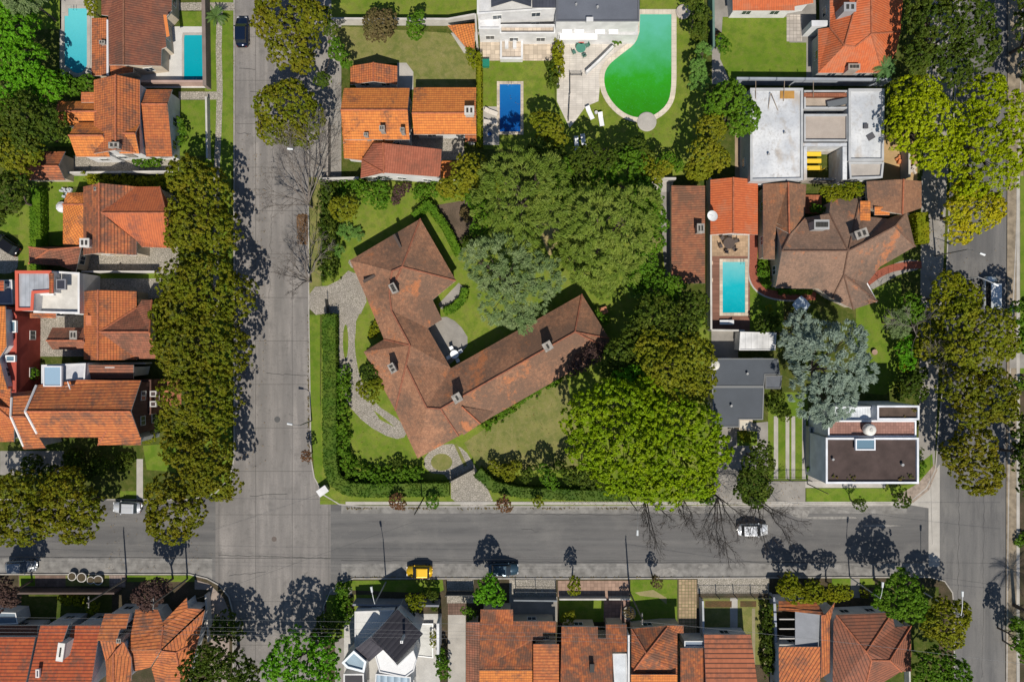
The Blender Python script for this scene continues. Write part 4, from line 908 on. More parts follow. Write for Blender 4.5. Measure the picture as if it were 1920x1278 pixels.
mb = MB(); q = W(1477, 177, z+.25); mb.box((q[0], q[1], z+.001), (1.9, 1.0, .12)); mb.build('plywood_sheet', plain((.38, .2, .05), .8), h)
for a, b in (((1445, 175, z+.4), (1440, 205, z)), ((1446, 175, z+.4), (1459, 208, z)), ((1471, 152, z+.5), (1469, 190, z+.1)), ((1525, 152, z+.5), (1525, 182, z+.1)), ((1417, 152, z+.4), (1417, 185, z+.1))):
    mb = MB(); mb.tube(W(*a), W(*b), .05, None, 5); mb.build('timber_prop', plain((.25, .2, .15), .9), h)
mb = MB(); q = W(1633, 256, z+.1); mb.box((q[0], q[1], z), (1.0, .8, .1), R(30)); mb.build('tar_sheet', flatm((.07, .07, .08), .8), h)
mb = MB(); q = W(1624, 236, z+.3); mb.box((q[0], q[1], z), (.6, .6, .3)); mb.build('roof_hatch', flatm((.06, .06, .07), .8), h)

# long brown shed roof, red-orange roof and the curved-roof house
h = house('long narrow brown-tiled building along the garden wall left of the pool', 1290, 440, 'outbuilding', 'long_outbuilding')
m_ = roof(h, shed(1259, 348, 1322, 531, 2.6, 3.5, 'h'), tiles((.30,.125,.065),(.24,.09,.05),(.13,.075,.05),.5,'b'), WC); chimney(m_, 1314, 428, 1.0, 1.3, 4.6)
h = house('red-orange gabled pavilion with a satellite dish above the narrow pool', 1375, 390, 'pavilion', 'pool_house')
m_ = roof(h, gable(1332, 337, 1421, 440, 2.7, 4.1, 'v', 1375), TR, WW)
def dish(par, px, py, z, r, az, label=None, base=None):
    x, y, _ = W(px, py, z); d = Vector((math.cos(R(az))*.75, math.sin(R(az))*.75, .6)).normalized(); q = d.to_track_quat('Z', 'Y'); mb = MB(); vs = []; fs = []; n = 16; kk = ((0, .0), (.5, .05), (.85, .14), (1, .2))
    for rr, zz in kk:
        for i in range(n): vs.append(Vector((x, y, z))+q @ Vector((rr*r*math.cos(2*math.pi*i/n), rr*r*math.sin(2*math.pi*i/n), zz*r)))
    for k in range(3): fs += [[k*n+i, k*n+(i+1) % n, (k+1)*n+(i+1) % n, (k+1)*n+i] for i in range(n)]
    mb.add(vs, fs); mb.tube((x, y, z-.9), (x, y, z), .05); mb.tube(Vector((x, y, z)), Vector((x, y, z))+d*r*.9, .02, None, 5)
    if par is None: return tag(mb.build('satellite_dish', flatm((.6, .62, .64), .5)), label, 'satellite dish')
    return mb.build('satellite_dish', flatm((.6, .62, .64), .5), par)
dish(m_, 1337, 404, 4.0, .75, 215)
h = house('sprawling brown-roofed house with a curved ridge and orange patches', 1570, 450)
m_ = roof(h, custom([(1431,345,3.0),(1478,342,5.0),(1512,346,3.0),(1508,410,3.0),(1480,438,5.0),(1455,425,3.2),(1453,486,3.0),(1431,486,3.0),(1480,445,5.0)], [[0,7,6,5,4,1],[1,4,3,2]]), TKo, WC)
m_ = roof(h, custom([(1456,426,3.2),(1481,440,4.9),(1510,408,3.6),(1555,400,3.6),(1558,372,3.0),(1612,372,3.2),(1618,405,3.2),(1665,410,3.0),(1700,396,3.0),(1716,462,2.9),(1650,500,2.9),(1625,532,2.9),(1645,565,2.7),(1600,580,2.6),(1560,560,2.8),(1534,541,2.9),(1454,540,2.9),(1466,470,5.3),(1590,470,5.3),(1618,456,5.2),(1677,424,5.0),(1582,515,4.2)],
  [[0,17,1],[1,17,2],[2,17,18,3],[3,18,5,4],[5,18,19,6],[6,19,20,7],[7,20,8],[8,20,9],[9,20,19,10],[10,19,18,21,11],[11,21,12],[12,21,13],[13,21,14],[14,21,15],[15,21,18],[15,18,17,16]]), TK, WC, ridgecol=(.14, .08, .055))
chimney(m_, 1541, 421, 2.0, 1.3, 6.1, 0, 3, plain((.3, .3, .3)), 4); chimney(m_, 1616, 438, 1.7, 1.2, 6.2, R(20), 3)
roof(h, custom([(1625,340,3.4),(1694,336,4.9),(1728,340,3.6),(1728,390,3.4),(1692,402,4.7),(1627,390,3.2)], [[0,5,4,1],[1,4,3,2]]), TKo, WC)
roof(h, shed(1613, 377, 1632, 414, 3.9, 3.5), T1o, WC, ridge=False); roof(h, shed(1640, 388, 1668, 403, 3.9, 3.5), T1o, None, ridge=False)
mb = MB(); a, b = W(1624, 530, 2.5), W(1643, 566, 2.5); mb.tube((*a[:2], 2.6), (*b[:2], 2.6), .12, .12, 6); mb.build('gutter', flatm((.7, .7, .7), .5), h)
mb = MB(); q = W(1530, 372, 2.5); mb.box((q[0], q[1]-.4, 0), (3.4, 2.6, .5)); mb.build('courtyard_floor', paving((.35, .12, .06), .4, .4), h)

# dark flat-roofed house
h = house('small house with a dark slate-grey roof beside the blue-green cedar', 1390, 730)
DG = plain((.065, .075, .09), .6, .1, .4)
flatroof(h, [(1335, 672), (1458, 672), (1462, 702), (1434, 702), (1432, 724), (1336, 724)], 3.2, DG, WC, .12, .08, flatm((.12, .125, .13), .6)); flatroof(h, [(1335, 725), (1432, 725), (1430, 786), (1386, 786), (1386, 800), (1338, 800)], 3.0, DG, WC, .12, .08, flatm((.16, .165, .17), .6))
flatroof(h, [(1386, 787), (1410, 787), (1410, 805), (1386, 805)], 2.6, plain((.5, .46, .38)), WC, .1, .1, windows=False)
flatroof(h, [(1435, 704), (1466, 704), (1463, 728), (1435, 728)], 2.6, plain((.1, .11, .13)), WC, .1, .1, flatm((.12, .125, .13), .6), windows=False)
tank('round concrete water tank on the corner of the dark slate roof', 1341, 684, .7, .9, 3.2)
h = house('white corrugated shed roof behind the narrow pool deck', 1420, 645, 'shed', 'storage_shed')
flatroof(h, [(1388, 622), (1455, 624), (1453, 656), (1386, 656)], 2.3, sheetmetal((.6, .6, .6), .8), WW, .1, .08, windows=False)
h = house('white flat-roofed modern house with a brown terrace roof and skylight', 1632, 840)
WF = render_wall((.66, .68, .72)); 
flatroof(h, [(1547, 820), (1720, 820), (1720, 905), (1547, 905)], 6.2, plain((.06, .042, .038), .9, .3, .6), WF, .22, .3, windows=False)
flatroof(h, [(1552, 788), (1716, 788), (1716, 818), (1552, 818)], 5.9, paving((.28, .15, .12), .35, .35, .02), WF, .15, .2, flatm((.7, .72, .75), .6), windows=False, name='terrace')
flatroof(h, [(1643, 760), (1721, 760), (1721, 786), (1643, 786)], 6.9, plain((.075, .052, .04), .9, .3, 1), WF, .2, .3, windows=False); flatroof(h, [(1563, 762), (1641, 762), (1641, 787), (1563, 787)], 5.6, sheetmetal((.6, .63, .66), .35), WF, .15, .15)
skylight(h, 1623, 833, 2.6, 1.5, 6.9, (.7, .72, .76)); tank('round white water tank between terrace and skylight on the modern roof', 1634, 806, .75, 1.0, 6.25, (.62, .6, .56))
flatroof(h, [(1517, 800), (1546, 800), (1546, 880), (1528, 895), (1517, 880)], 1.4, plain((.13, .16, .15), .7), WG, .15, .2, windows=False); skylight(h, 1531, 826, .7, 1.0, 1.8, (.4, .42, .42))

# left column, top to bottom
h = house('brown-tiled house at the top left between two turquoise pools', 250, 60)
m_ = roof(h, custom([(190,-80,3.2),(232,-80,4.6),(322,-80,3.0),(322,20,3.0),(308,36,3.0),(312,88,3.0),(303,92,3.0),(302,124,3.0),(232,122,4.6),(204,122,3.2),(203,30,3.2),(190,28,3.2)], [[0,11,10,9,8,1],[1,8,7,6,5,4,3,2]]), TB, WC, ridgecol=(.22, .1, .06))
roof(h, custom([(205,118,3.0),(232,114,3.3),(250,116,3.0),(250,136,2.8),(208,142,2.8)], [[0,4,3,2,1]]), T1, WC, ridge=False)
mb = MB(); mb.add([W(306,28,4.6), W(312,28,4.6), W(318,68,4.5), W(312,70,4.5)], [[0,3,2,1]]); mb.add([W(306,28,4.45), W(312,28,4.45), W(318,68,4.35), W(312,70,4.35)], [[0,1,2,3]]); mb.build('awning', flatm((.55, .17, .04), .8), h)
h = house('narrow terracotta shed with a white gutter along the kidney-ended pool', 186, 86, 'outbuilding', 'pool_shed')
m_ = roof(h, shed(172, 34, 200, 142, 2.5, 3.1, 'h'), T1, WC, ridge=False, windows=False); chimney(m_, 191, 79, .8, .5, 3.6); mb = MB(); a, b = W(202, 38, 3.1), W(202, 142, 3.1); mb.tube((a[0], a[1], 3.1), (a[0], b[1], 3.1), .16, .16, 6); mb.build('gutter', flatm((.6, .6, .62), .5), m_)
h = house('orange-tiled house with stepped west gables, second from the top on the left', 215, 220)
m_ = roof(h, gable(176, 150, 262, 288, 4.8, 6.6, 'v', 217), T1, WW)
roof(h, gable(112, 190, 196, 236, 3.4, 4.9, 'h', 209, hipa=.6), T1o, WW); roof(h, gable(143, 230, 206, 294, 4.4, 6.0, 'h', 254), T1o, WW); roof(h, shed(152, 173, 180, 192, 4.6, 4.2), T1, WW, ridge=False); roof(h, gable(224, 234, 261, 288, 5.0, 6.0, 'h', 250), T1o, WW)
chimney(m_, 213, 272, 1.4, .8, 7.0)
roof(h, gable(274, 168, 323, 294, 3.0, 4.3, 'h', 195), T1, WW)
h = house('small terracotta annex behind the trees at the left edge', 85, 312, 'outbuilding', 'garden_annex')
roof(h, gable(40, 284, 122, 338, 2.6, 4.0, 'h', 311), T1w, WC)
h = house('terracotta house with a brown north slope and pale cobbled terrace', 220, 415)
m_ = roof(h, gable(156, 350, 256, 478, 4.2, 6.3, 'v', 186), T1w, WC); roof(h, custom([(190,352,4.25),(236,350,4.2),(300,350,4.2),(318,385,4.2),(318,465,4.2),(266,463,4.2),(256,451,4.2),(190,399,6.25),(312,399,6.25)], [[1,7,8,2],[7,6,5,4,8],[8,4,3,2],[1,0,7]]), tiles((.45,.13,.05),(.4,.11,.045),(.2,.075,.05),.4,'b'), WC)
roof(h, custom([(118,383,3.0),(126,361,3.0),(156,361,3.0),(168,383,4.2),(157,460,3.0),(118,460,3.0),(157,383,4.1)], [[0,6,2,1],[0,5,4,6]]), T1o, WC); chimney(m_, 158, 455, 1.3, 1.2, 6.2, 0, 2.5, plain((.5, .48, .45), .8, .2, 2)); chimney(m_, 179, 354, .5, .5, 5.9)
h = house('small dark-weathered hipped annex above the white flat-roofed house', 102, 485, 'outbuilding', 'tiled_annex')
roof(h, custom([(54,463,3.2),(152,463,3.2),(142,510,3.0),(112,498,3.0),(54,494,3.0),(92,468,4.2),(90,465,4.2)], [[0,4,5],[0,5,1],[5,4,3,2,1]]), TBo, WC)
h = house('white flat-roofed house with grey metal sheets and red parapets', 85, 548)
flatroof(h, [(31, 508), (98, 508), (101, 548), (66, 550), (64, 582), (32, 582)], 5.8, sheetmetal((.36, .38, .41), .6, .5), WW, .35, .25, flatm((.5, .09, .05), .7)); flatroof(h, [(102, 509), (153, 512), (153, 588), (68, 586), (68, 551), (102, 551)], 4.3, plain((.5, .48, .44)), WW, .22, .5, render_wall((.66, .66, .66)))
roof(h, shed(92, 512, 101, 550, 6.3, 5.9, 'h'), T1, None, ridge=False); skylight(h, 114, 533, 1.3, 1.4, 5.6, (.2, .2, .22), (.04, .04, .05)); roof(h, shed(56, 587, 105, 596, 3.6, 3.1), T1, WW, ridge=False, windows=False)
h = house('red-walled house at the left edge with orange roof and two skylights', 10, 630)
flatroof(h, [(-60, 575), (20, 575), (33, 592), (32, 735), (-60, 735)], 4.6, plain((.36, .07, .05), .8, .15), render_wall((.36, .07, .05)), .15, .2); roof(h, custom([(-60,574,6.8),(10,574,6.4),(12,650,6.4),(-2,672,6.2),(14,730,6.2),(-60,730,6.8)], [[0,5,4,3,2,1]]), T1o, WW, ridge=False); skylight(h, 22, 612, 1.1, 1.6, 5.2); skylight(h, 19, 672, 1.3, .9, 5.2)
h = house('rusty orange roof at the left edge below the red-walled house', 10, 770)
roof(h, custom([(-60,728,5.0),(20,728,5.0),(18,765,5.0),(26,790,4.4),(26,828,3.6),(-60,828,3.6),(-10,760,6.0),(-60,760,6.0)], [[0,7,6,2,1],[7,5,4,3,6],[6,3,2]]), T1, WW)
h = house('dark courtyard house at the left edge with a slate-blue lean-to', 5, 560); flatroof(h, [(-60, 525), (24, 525), (26, 570), (-60, 570)], 3.0, plain((.2, .22, .28)), WW, .15, .2); roof(h, shed(-60, 526, 7, 545, 4.4, 4.0), TCr, WW, ridge=False)
h = house('terracotta house with weathered brown wing under the street trees', 200, 620)
m_ = roof(h, gable(157, 546, 256, 674, 3.6, 5.8, 'v', 184), T1, WC); roof(h, custom([(186,546,3.6),(256,546,3.6),(256,577,3.6),(266,562,3.6),(285,562,3.6),(294,672,3.6),(232,672,3.6),(186,622,5.75),(280,622,5.75)], [[0,7,2,1],[7,8,4,3,2],[8,5,4],[7,6,5,8]]), TBo, WC)
roof(h, gable(98, 614, 166, 655, 3.0, 4.2, 'h', 638), TBo, WC); chimney(m_, 137, 628, 1.0, 1.2, 4.4); skylight(h, 172, 600, 1.6, 1.3, 4.8, (.45, .15, .07), (.5, .17, .07), 0, .1)
h = house('big orange gabled house with a white rake board and brick east wall', 145, 770)
m_ = roof(h, custom([(68,722,6.0),(146,712,6.0),(264,713,6.0),(245,771,8.0),(262,818,6.0),(207,832,5.4),(184,832,5.4),(184,820,6.0),(70,820,6.0),(49,771,8.0)], [[0,9,3,2,1],[9,8,7,4,3]]), TC, WBk, ridgecol=(.42, .13, .06))
roof(h, custom([(184,818,5.9),(212,788,6.9),(264,820,5.7),(264,834,5.5),(184,834,5.5)], [[0,4,1],[1,4,3,2]]), TC, WW, ridge=True); mb = MB()
for a, b in (((68, 722, 6.15), (47, 771, 8.15)), ((47, 771, 8.15), (69, 812, 6.3)), ((22, 745, 5.1), (20, 780, 5.9)), ((20, 780, 5.9), (44, 836, 4.3))): mb.tube(W(*a), W(*b), .15, .15, 6)
mb.build('rake_board', flatm((.62, .61, .6), .6), m_); roof(h, custom([(22,743,5.0),(60,740,5.0),(47,780,5.8),(86,840,4.2),(44,842,4.2),(20,780,5.8)], [[0,5,2,1],[5,4,3,2]]), TC, WW)
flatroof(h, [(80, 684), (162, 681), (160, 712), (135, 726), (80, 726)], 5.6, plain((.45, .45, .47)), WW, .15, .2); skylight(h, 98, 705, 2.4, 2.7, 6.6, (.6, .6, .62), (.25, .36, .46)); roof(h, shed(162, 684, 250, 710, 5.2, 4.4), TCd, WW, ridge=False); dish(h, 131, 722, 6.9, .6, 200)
flatroof(h, [(266, 712), (285, 712), (285, 776), (266, 776)], 3.0, plain((.14, .1, .09)), WBk, .15, .3)
for y in (738, 757): skylight(h, 287, y, .9, .8, 3.4, (.45, .44, .43), (.08, .06, .06))

# bottom left
h = house('long red-tiled roof at the bottom left corner, leftmost of three', 30, 1235)
roof(h, custom([(-80,1194,5.0),(66,1194,5.0),(44,1300,6.8),(-80,1300,6.8)], [[0,3,2,1]]), TCr, WW, ridge=False)
h = house('red-tiled house at the bottom left with a tall white chimney', 120, 1225)
m_ = roof(h, custom([(76,1171,5.0),(128,1171,5.0),(118,1200,5.4),(128,1200,5.4),(136,1171,5.0),(188,1171,5.0),(168,1300,7.2),(48,1300,7.2)], [[0,7,6,5,4,3,2,1]]), TCr, WW, ridge=False); chimney(m_, 113, 1222, .9, 2.4, 7.4, R(-8), 3, plain((.6, .58, .55), .8), 1); skylight(m_, 70, 1262, .5, 1.1, 7.0, (.55, .5, .48), (.05, .05, .07))
h = house('narrow orange-roofed wing between the white-chimney house and the corner house', 215, 1215)
m_ = roof(h, custom([(196,1150,4.6),(243,1150,4.6),(236,1178,5.2),(224,1180,5.2),(218,1202,5.6),(181,1200,5.6)], [[0,5,4,3,2,1]]), TC, WW, ridge=False); roof(h, custom([(188,1201,5.6),(232,1203,5.6),(246,1232,5.0),(246,1276,4.6),(200,1280,4.6),(198,1240,5.0),(213,1224,6.0),(213,1282,6.0)], [[0,5,6,1],[1,6,2],[6,7,3,2],[5,4,7,6]]), TC, WW); chimney(m_, 222, 1201, .6, .6, 6.3)
h = house('orange house with diagonal ridges on the corner under the utility pole', 310, 1210)
m_ = roof(h, custom([(254,1142,3.1),(296,1142,3.1),(305,1166,3.7),(350,1120,3.1),(352,1140,3.4),(381,1141,3.1),(301,1217,4.9),(240,1217,4.7),(306,1174,4.0)], [[0,7,6,8,2,1],[8,6,5,4],[2,8,4,3]]), TC, WW)
roof(h, custom([(240,1218,4.7),(302,1218,4.9),(282,1250,3.5),(252,1258,3.5)], [[0,3,2,1]]), TC, WW, ridge=False); roof(h, custom([(303,1219,4.9),(384,1143,3.1),(372,1200,2.9),(345,1300,2.7),(298,1300,2.7),(284,1252,3.4),(330,1222,4.4)], [[0,6,1],[1,6,2],[6,3,2],[0,5,4,6],[6,4,3]]), TC, WW); dish(m_, 278, 1130, 5.6, .45, 200)
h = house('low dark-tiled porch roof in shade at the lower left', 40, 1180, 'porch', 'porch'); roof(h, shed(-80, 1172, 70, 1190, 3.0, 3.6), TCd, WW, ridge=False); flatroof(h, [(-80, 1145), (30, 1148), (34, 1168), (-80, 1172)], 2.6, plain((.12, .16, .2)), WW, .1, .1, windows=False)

# bottom row, left to right
h = house('white house with a black standing-seam roof set at an angle', 725, 1215)
L('patio', rc(645, 1150, 825, 1330), 4, plain((.4, .39, .37))); BKm = sheetmetal((.028, .026, .032), .62, .4, .1)
m_ = roof(h, custom([(745,1141,5.2),(793,1188,5.2),(742,1242,6.9),(696,1194,6.9)], [[0,3,2,1]]), BKm, WW, ridge=False, trim=(.7, .7, .7))
roof(h, custom([(695,1193,6.2),(722,1214,6.2),(692,1240,4.6),(665,1216,4.6)], [[0,3,2,1]]), sheetmetal((.05, .045, .055), .62, .5, .1), WW, ridge=False, trim=(.7, .7, .7)); chimney(m_, 753, 1203, .35, .35, 7.8, 0, 5, flatm((.6, .6, .6)), 1)
flatroof(h, [(666, 1145), (740, 1142), (700, 1190), (666, 1212)], 3.2, plain((.55, .55, .53), .8, .06), WW, .12, .2); flatroof(h, [(702, 1222), (722, 1215), (745, 1246), (775, 1218), (781, 1236), (776, 1256), (760, 1268), (712, 1258)], 4.6, plain((.66, .66, .66), .8, .05), WW, .12, .15)
flatroof(h, [(664, 1218), (687, 1238), (683, 1258), (652, 1250), (642, 1240)], 4.8, plain((.22, .3, .36), .3), WW, .25, .25, flatm((.6, .65, .68), .5)); flatroof(h, [(645, 1262), (682, 1262), (684, 1330), (645, 1330)], 3.4, plain((.035, .033, .04)), WW, .15, .15); flatroof(h, [(705, 1262), (770, 1268), (772, 1330), (700, 1330)], 4.6, sheetmetal((.14, .2, .26), .9), WW, .12, .12); flatroof(h, [(780, 1168), (812, 1168), (812, 1232), (775, 1228)], .5, plain((.5, .5, .48)), None, .1, .1, windows=False)
mb = MB(); a, b = W(821, 1168, 3.6), W(821, 1226, 3.6); mb.box((a[0], (a[1]+b[1])/2, 0), (.35, a[1]-b[1], 3.6)); mb.build('party_wall', WW, h)
h = house('long low rust-brown tiled roof beside the pale concrete driveway', 1000, 1230)
roof(h, shed(874, 1166, 900, 1340, 3.0, 3.4, 'h'), TBo, WC, ridge=False); roof(h, custom([(901,1142,3.4),(962,1142,3.4),(962,1164,3.4),(1043,1164,3.4),(1043,1185,3.6),(1018,1185,3.6),(1018,1200,3.8),(998,1200,3.8),(998,1254,4.9),(899,1254,4.9)], [[0,9,8,7,6,5,4,3,2,1]]), TW, WC, ridge=False)
roof(h, shed(899, 1256, 998, 1340, 4.8, 3.8), T1o, WC); roof(h, shed(1000, 1207, 1048, 1340, 4.6, 3.6), TC, WC)
h = house('mottled rust-red tiled house with two small roof openings', 1115, 1230)
m_ = roof(h, custom([(1053,1174,3.4),(1121,1174,3.4),(1121,1196,3.7),(1136,1196,3.7),(1136,1170,3.3),(1175,1170,3.3),(1175,1221,4.2),(1148,1221,4.2),(1150,1340,5.4),(1050,1340,5.4)], [[0,9,8,7,6,5,4,3,2,1]]), TW, WC, ridge=False); mb = MB(); q = W(1110, 1251, 4.9); mb.box((q[0], q[1], 4.5), (.6, 1.1, .55)); mb.build('roof_hatch', flatm((.03, .03, .03), .8), m_)
flatroof(h, [(1149, 1224), (1174, 1224), (1178, 1340), (1155, 1340)], 3.6, plain((.5, .53, .56)), WW, .1, .15)
h = house('rust-tiled house with an arrow-shaped hip facing the street', 1230, 1230)
m_ = roof(h, custom([(1184,1178,3.4),(1248,1172,3.4),(1282,1172,3.4),(1282,1186,3.4),(1270,1186,3.4),(1270,1262,3.8),(1184,1262,3.8),(1212,1224,5.0),(1250,1176,3.5)], [[0,7,8,1],[0,6,7],[7,6,5,4,8],[8,4,3,2,1]]), TW, WC); roof(h, shed(1183, 1264, 1270, 1340, 4.6, 3.6), T1o, WC); mb = MB(); a, b = W(1179, 1190, 4.2), W(1179, 1340, 4.2); mb.box((a[0], (a[1]+b[1])/2, 0), (.25, a[1]-b[1], 4.2)); mb.build('party_wall', WW, h)
h = house('low weathered tile roof between the arrow hip and the striped roof', 1300, 1240)
roof(h, shed(1276, 1214, 1324, 1340, 3.0, 3.8), TW, WC, ridge=False); flatroof(h, [(1283, 1200), (1322, 1200), (1322, 1212), (1283, 1212)], 2.6, plain((.16, .2, .26)), WW, .1, .2, windows=False)
h = house('boldly striped brown-orange mono-pitch roof at the bottom', 1370, 1235)
roof(h, custom([(1320,1189,3.3),(1408,1189,3.3),(1428,1340,5.0),(1326,1340,5.0)], [[0,3,2,1]]), tiles((.36,.12,.06),(.3,.1,.05),(.15,.07,.05),.3,'c',.36,.62,amp=1.2), WW, ridge=False)
h = house('terracotta house with a grey canvas awning over its patio', 1510, 1205)
m_ = roof(h, custom([(1460,1126,3.6),(1530,1126,3.6),(1547,1152,4.4),(1566,1128,3.6),(1556,1165,4.2),(1556,1260,4.2),(1540,1270,4.8),(1540,1152,4.6),(1490,1146,4.3),(1460,1144,4.2)], [[0,9,8,7,1],[1,7,2],[2,7,4,3],[7,6,5,4]]), TC, WW); roof(h, custom([(1460,1212,4.0),(1538,1212,4.6),(1538,1300,4.6),(1462,1340,4.6)], [[0,3,2,1]]), TC, WW, ridge=False)
mb = MB(); q = [W(1491, 1146, 4.2), W(1538, 1150, 4.2), W(1536, 1215, 4.0), W(1491, 1210, 4.0)]; mb.add(q+[(x, y, z-.05) for x, y, z in q], [[0, 3, 2, 1], [4, 5, 6, 7], [0, 1, 5, 4], [1, 2, 6, 5], [2, 3, 7, 6], [3, 0, 4, 7]]); mb.build('awning', plain((.2, .21, .23), .7, .1, .8), h)
for y in (1160, 1178, 1196, 1208): a, b = W(1461, y, 3.9), W(1490, y, 3.9); mb = MB(); mb.box(((a[0]+b[0])/2, a[1], 3.8), (b[0]-a[0], .14, .16)); mb.build('pergola_beam', flatm((.4, .38, .35), .7), h)
h = house('brown-orange hipped house on the lower right corner under the trees', 1635, 1210)
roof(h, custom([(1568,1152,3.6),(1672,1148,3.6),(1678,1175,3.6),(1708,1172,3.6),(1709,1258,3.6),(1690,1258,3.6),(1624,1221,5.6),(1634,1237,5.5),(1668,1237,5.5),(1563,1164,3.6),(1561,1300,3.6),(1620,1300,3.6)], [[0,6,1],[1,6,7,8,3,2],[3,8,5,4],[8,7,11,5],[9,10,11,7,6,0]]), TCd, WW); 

# pools
pool('narrow turquoise pool with a rounded south end at the top left', [(121, 30), (128, 30), (128, 16), (163, 16), (163, 122), (160, 130), (153, 136), (145, 138), (137, 135), (130, 128), (121, 122)], water((.02, .30, .40), (.10, .46, .50), *[W(0, 75)[1], 9.]), .45, CONCL, ladder=(140, 16, .3))
pool('teal rectangular pool with one cut corner beside the left street', [(346, 66), (382, 66), (382, 153), (345, 153), (345, 72)], water((.0, .25, .31), (.01, .30, .36), W(0, 110)[1], 8.), .3, CONCL, ladder=(368, 150, .3))
pool('deep blue rectangular pool with pale coping on the lawn', rc(937, 158, 976, 247), water((.004, .05, .22), (.01, .13, .36), W(0, 200)[1], 7.5), .4, ladder=(956, 158, .3))
gp = [(1200, 27), (1259, 27)]+smoothp([(1259, 100), (1259, 172), (1250, 198), (1225, 218), (1195, 222), (1165, 210), (1140, 182), (1131, 150), (1138, 124), (1165, 102), (1192, 82), (1199, 60)], 2, False)
pool('large green tear-shaped pool with algae-tinted water', gp, water((.02, .14, .0), (.09, .38, .27), W(0, 115)[1], 15.5, (.025, .26, .012)), .7, paving((.56, .5, .41), .6, .6, .012, var=.08))
pool('narrow bright turquoise pool inside the dark timber deck', rc(1355, 491, 1397, 586), water((.0, .27, .33), (.17, .45, .46), W(0, 538)[1], 8.5, (.01, .36, .42)), .45, ladder=(1392, 492, .3))
mb = MB(); q = W(1213, 228, .3); mb.lathe((q[0], q[1], GZ), [(1.35, 0), (1.35, .13), (1.25, .16)], 28); simple('diving_platform', 'round stone platform at the south rim of the green pool', 'platform', mb, CONCL)
# ================================================================ WALLS, FENCES, HEDGES
WM = render_wall((.5, .48, .45)); WMd = render_wall((.3, .27, .24))
wall('low boundary wall east of the turquoise pools along the grass verge', [(390, -40), (393, 168)], 1.6, .5, render_wall((.2, .16, .14)))
wall('white wall running south from the cut-corner pool past the lawn', [(392, 186), (394, 300)], 1.0, .25, WM)
wall('pink garden wall between cut-corner pool and the lawn below it', [(258, 160), (392, 160)], 1.5, .3, render_wall((.4, .28, .24)))
wall('garden wall under the pale cobbled terrace of the stepped-gable house', [(140, 328), (335, 326)], 1.4, .25, WM)
wall('wall between terracotta house terrace and the lot south of it', [(165, 511), (300, 511)], 1.5, .22, WM)
wall('shaded wall along the courtyard of the weathered brown wing', [(75, 582), (158, 586)], 1.3, .2, WM)
wall('wall between the brown wing house and the gabled house below', [(162, 680), (285, 680)], 1.8, .22, WM)
wall('white wall dividing the top lawn from the brown-bush garden', [(625, 46), (842, 47), (892, 38)], 1.8, .25, WM)
wall('pale driveway wall west of the orange-tiled house', [(619, 235), (619, 333)], 1.5, .2, WMd)
wall('white wall at the north edge of the big corner garden', [(604, 340), (677, 338)], 1.6, .25, WM)
wall('white wall right of the triangular lean-to', [(893, 40), (896, 95)], 2.2, .25, WM)
wall('dark green wall between the green pool garden and the bright lawn', [(1329, 0), (1330, 100)], 2.2, .3, render_wall((.12, .2, .17)))
wall('garden wall along the south side of the bright square lawn', [(1372, 158), (1655, 160)], 2.2, .3, render_wall((.3, .33, .38)))
wall('white wall south of the green pool garden', [(1222, 340), (1262, 340)], 1.8, .25, WM)
wall('pale wall left of the timber pool deck', [(1325, 340), (1326, 618)], 2.0, .25, WM)
wall('pale wall at the south end of the timber pool deck', [(1327, 619), (1388, 620)], 1.8, .25, WM)
wall('sloping white terrace wall beside the green pool', [(1098, 140), (1122, 118), (1148, 92)], 1.0, .3, WW)
wall('white site wall east of the raw concrete building', [(1690, 285), (1690, 338)], 2.0, .3, WM)
wall('grey wall under the raw concrete building', [(1400, 341), (1560, 343)], 2.2, .3, WMd)
wall('pale wall beside the dark slate roof on the great tree side', [(1330, 675), (1332, 800)], 2.2, .25, render_wall((.5, .43, .34)))
wall('long low wall along the left side of the weathered-brown building', [(1397, 265), (1397, 338)], 2.4, .3, WM)
wall('white front wall of the two low lawn gardens on the bottom street', [(1048, 1118), (1135, 1118)], 1.0, .22, WM)
wall('white front wall beside the round street tree at the bottom', [(1140, 1118), (1180, 1118)], 1.0, .22, WM)
wall('pale side wall left of the small garden with two flower beds', [(1312, 1118), (1314, 1205)], 1.6, .25, render_wall((.4, .42, .44)))
wall('grey-blue side wall between driveway lawn and awning house', [(1443, 1110), (1449, 1278)], 1.8, .35, render_wall((.3, .32, .37)))
wall('front wall with white cap before the low rust-brown roof', [(963, 1118), (1043, 1119)], 1.4, .2, render_wall((.2, .22, .24)))
wall('shaded brick boundary wall in front of the bottom left houses', [(40, 1103), (228, 1103)], 1.8, .25, render_wall((.12, .09, .08)))
wall('white narrow corner wall beside the diagonal-ridge house', [(393, 1108), (398, 1195)], 1.3, .22, WM)
wall('front wall of the white house with the black metal roof', [(668, 1122), (826, 1124)], 2.2, .25, render_wall((.22, .23, .26)))
wall('retaining wall right of the bottom left hipped house', [(1695, 1165), (1697, 1278)], 1.2, .2, WM)
fence('thin black fence across the striped driveway', [(1440, 897), (1512, 897)], 1.8)
fence('black gate fence in front of the great tree driveway', [(1340, 885), (1384, 885)], 1.6)
fence('black fence before the rust-brown roofed house', [(967, 1101), (1042, 1102)], 1.7)
fence('black fence in front of the garden with two flower beds', [(1310, 1113), (1440, 1113)], 1.8)
fence('dark gate across the cobbled entrance of the corner garden', [(846, 898), (888, 876)], 1.8, 2, None, 'gate', True)
fence('dark gate beside the yellow car garden entrance', [(838, 1107), (888, 1107)], 1.9, 2, None, 'gate', True)
fence('dark entrance gate on the west drive of the corner garden', [(615, 562), (617, 586)], 1.6, 2, None, 'gate', True)
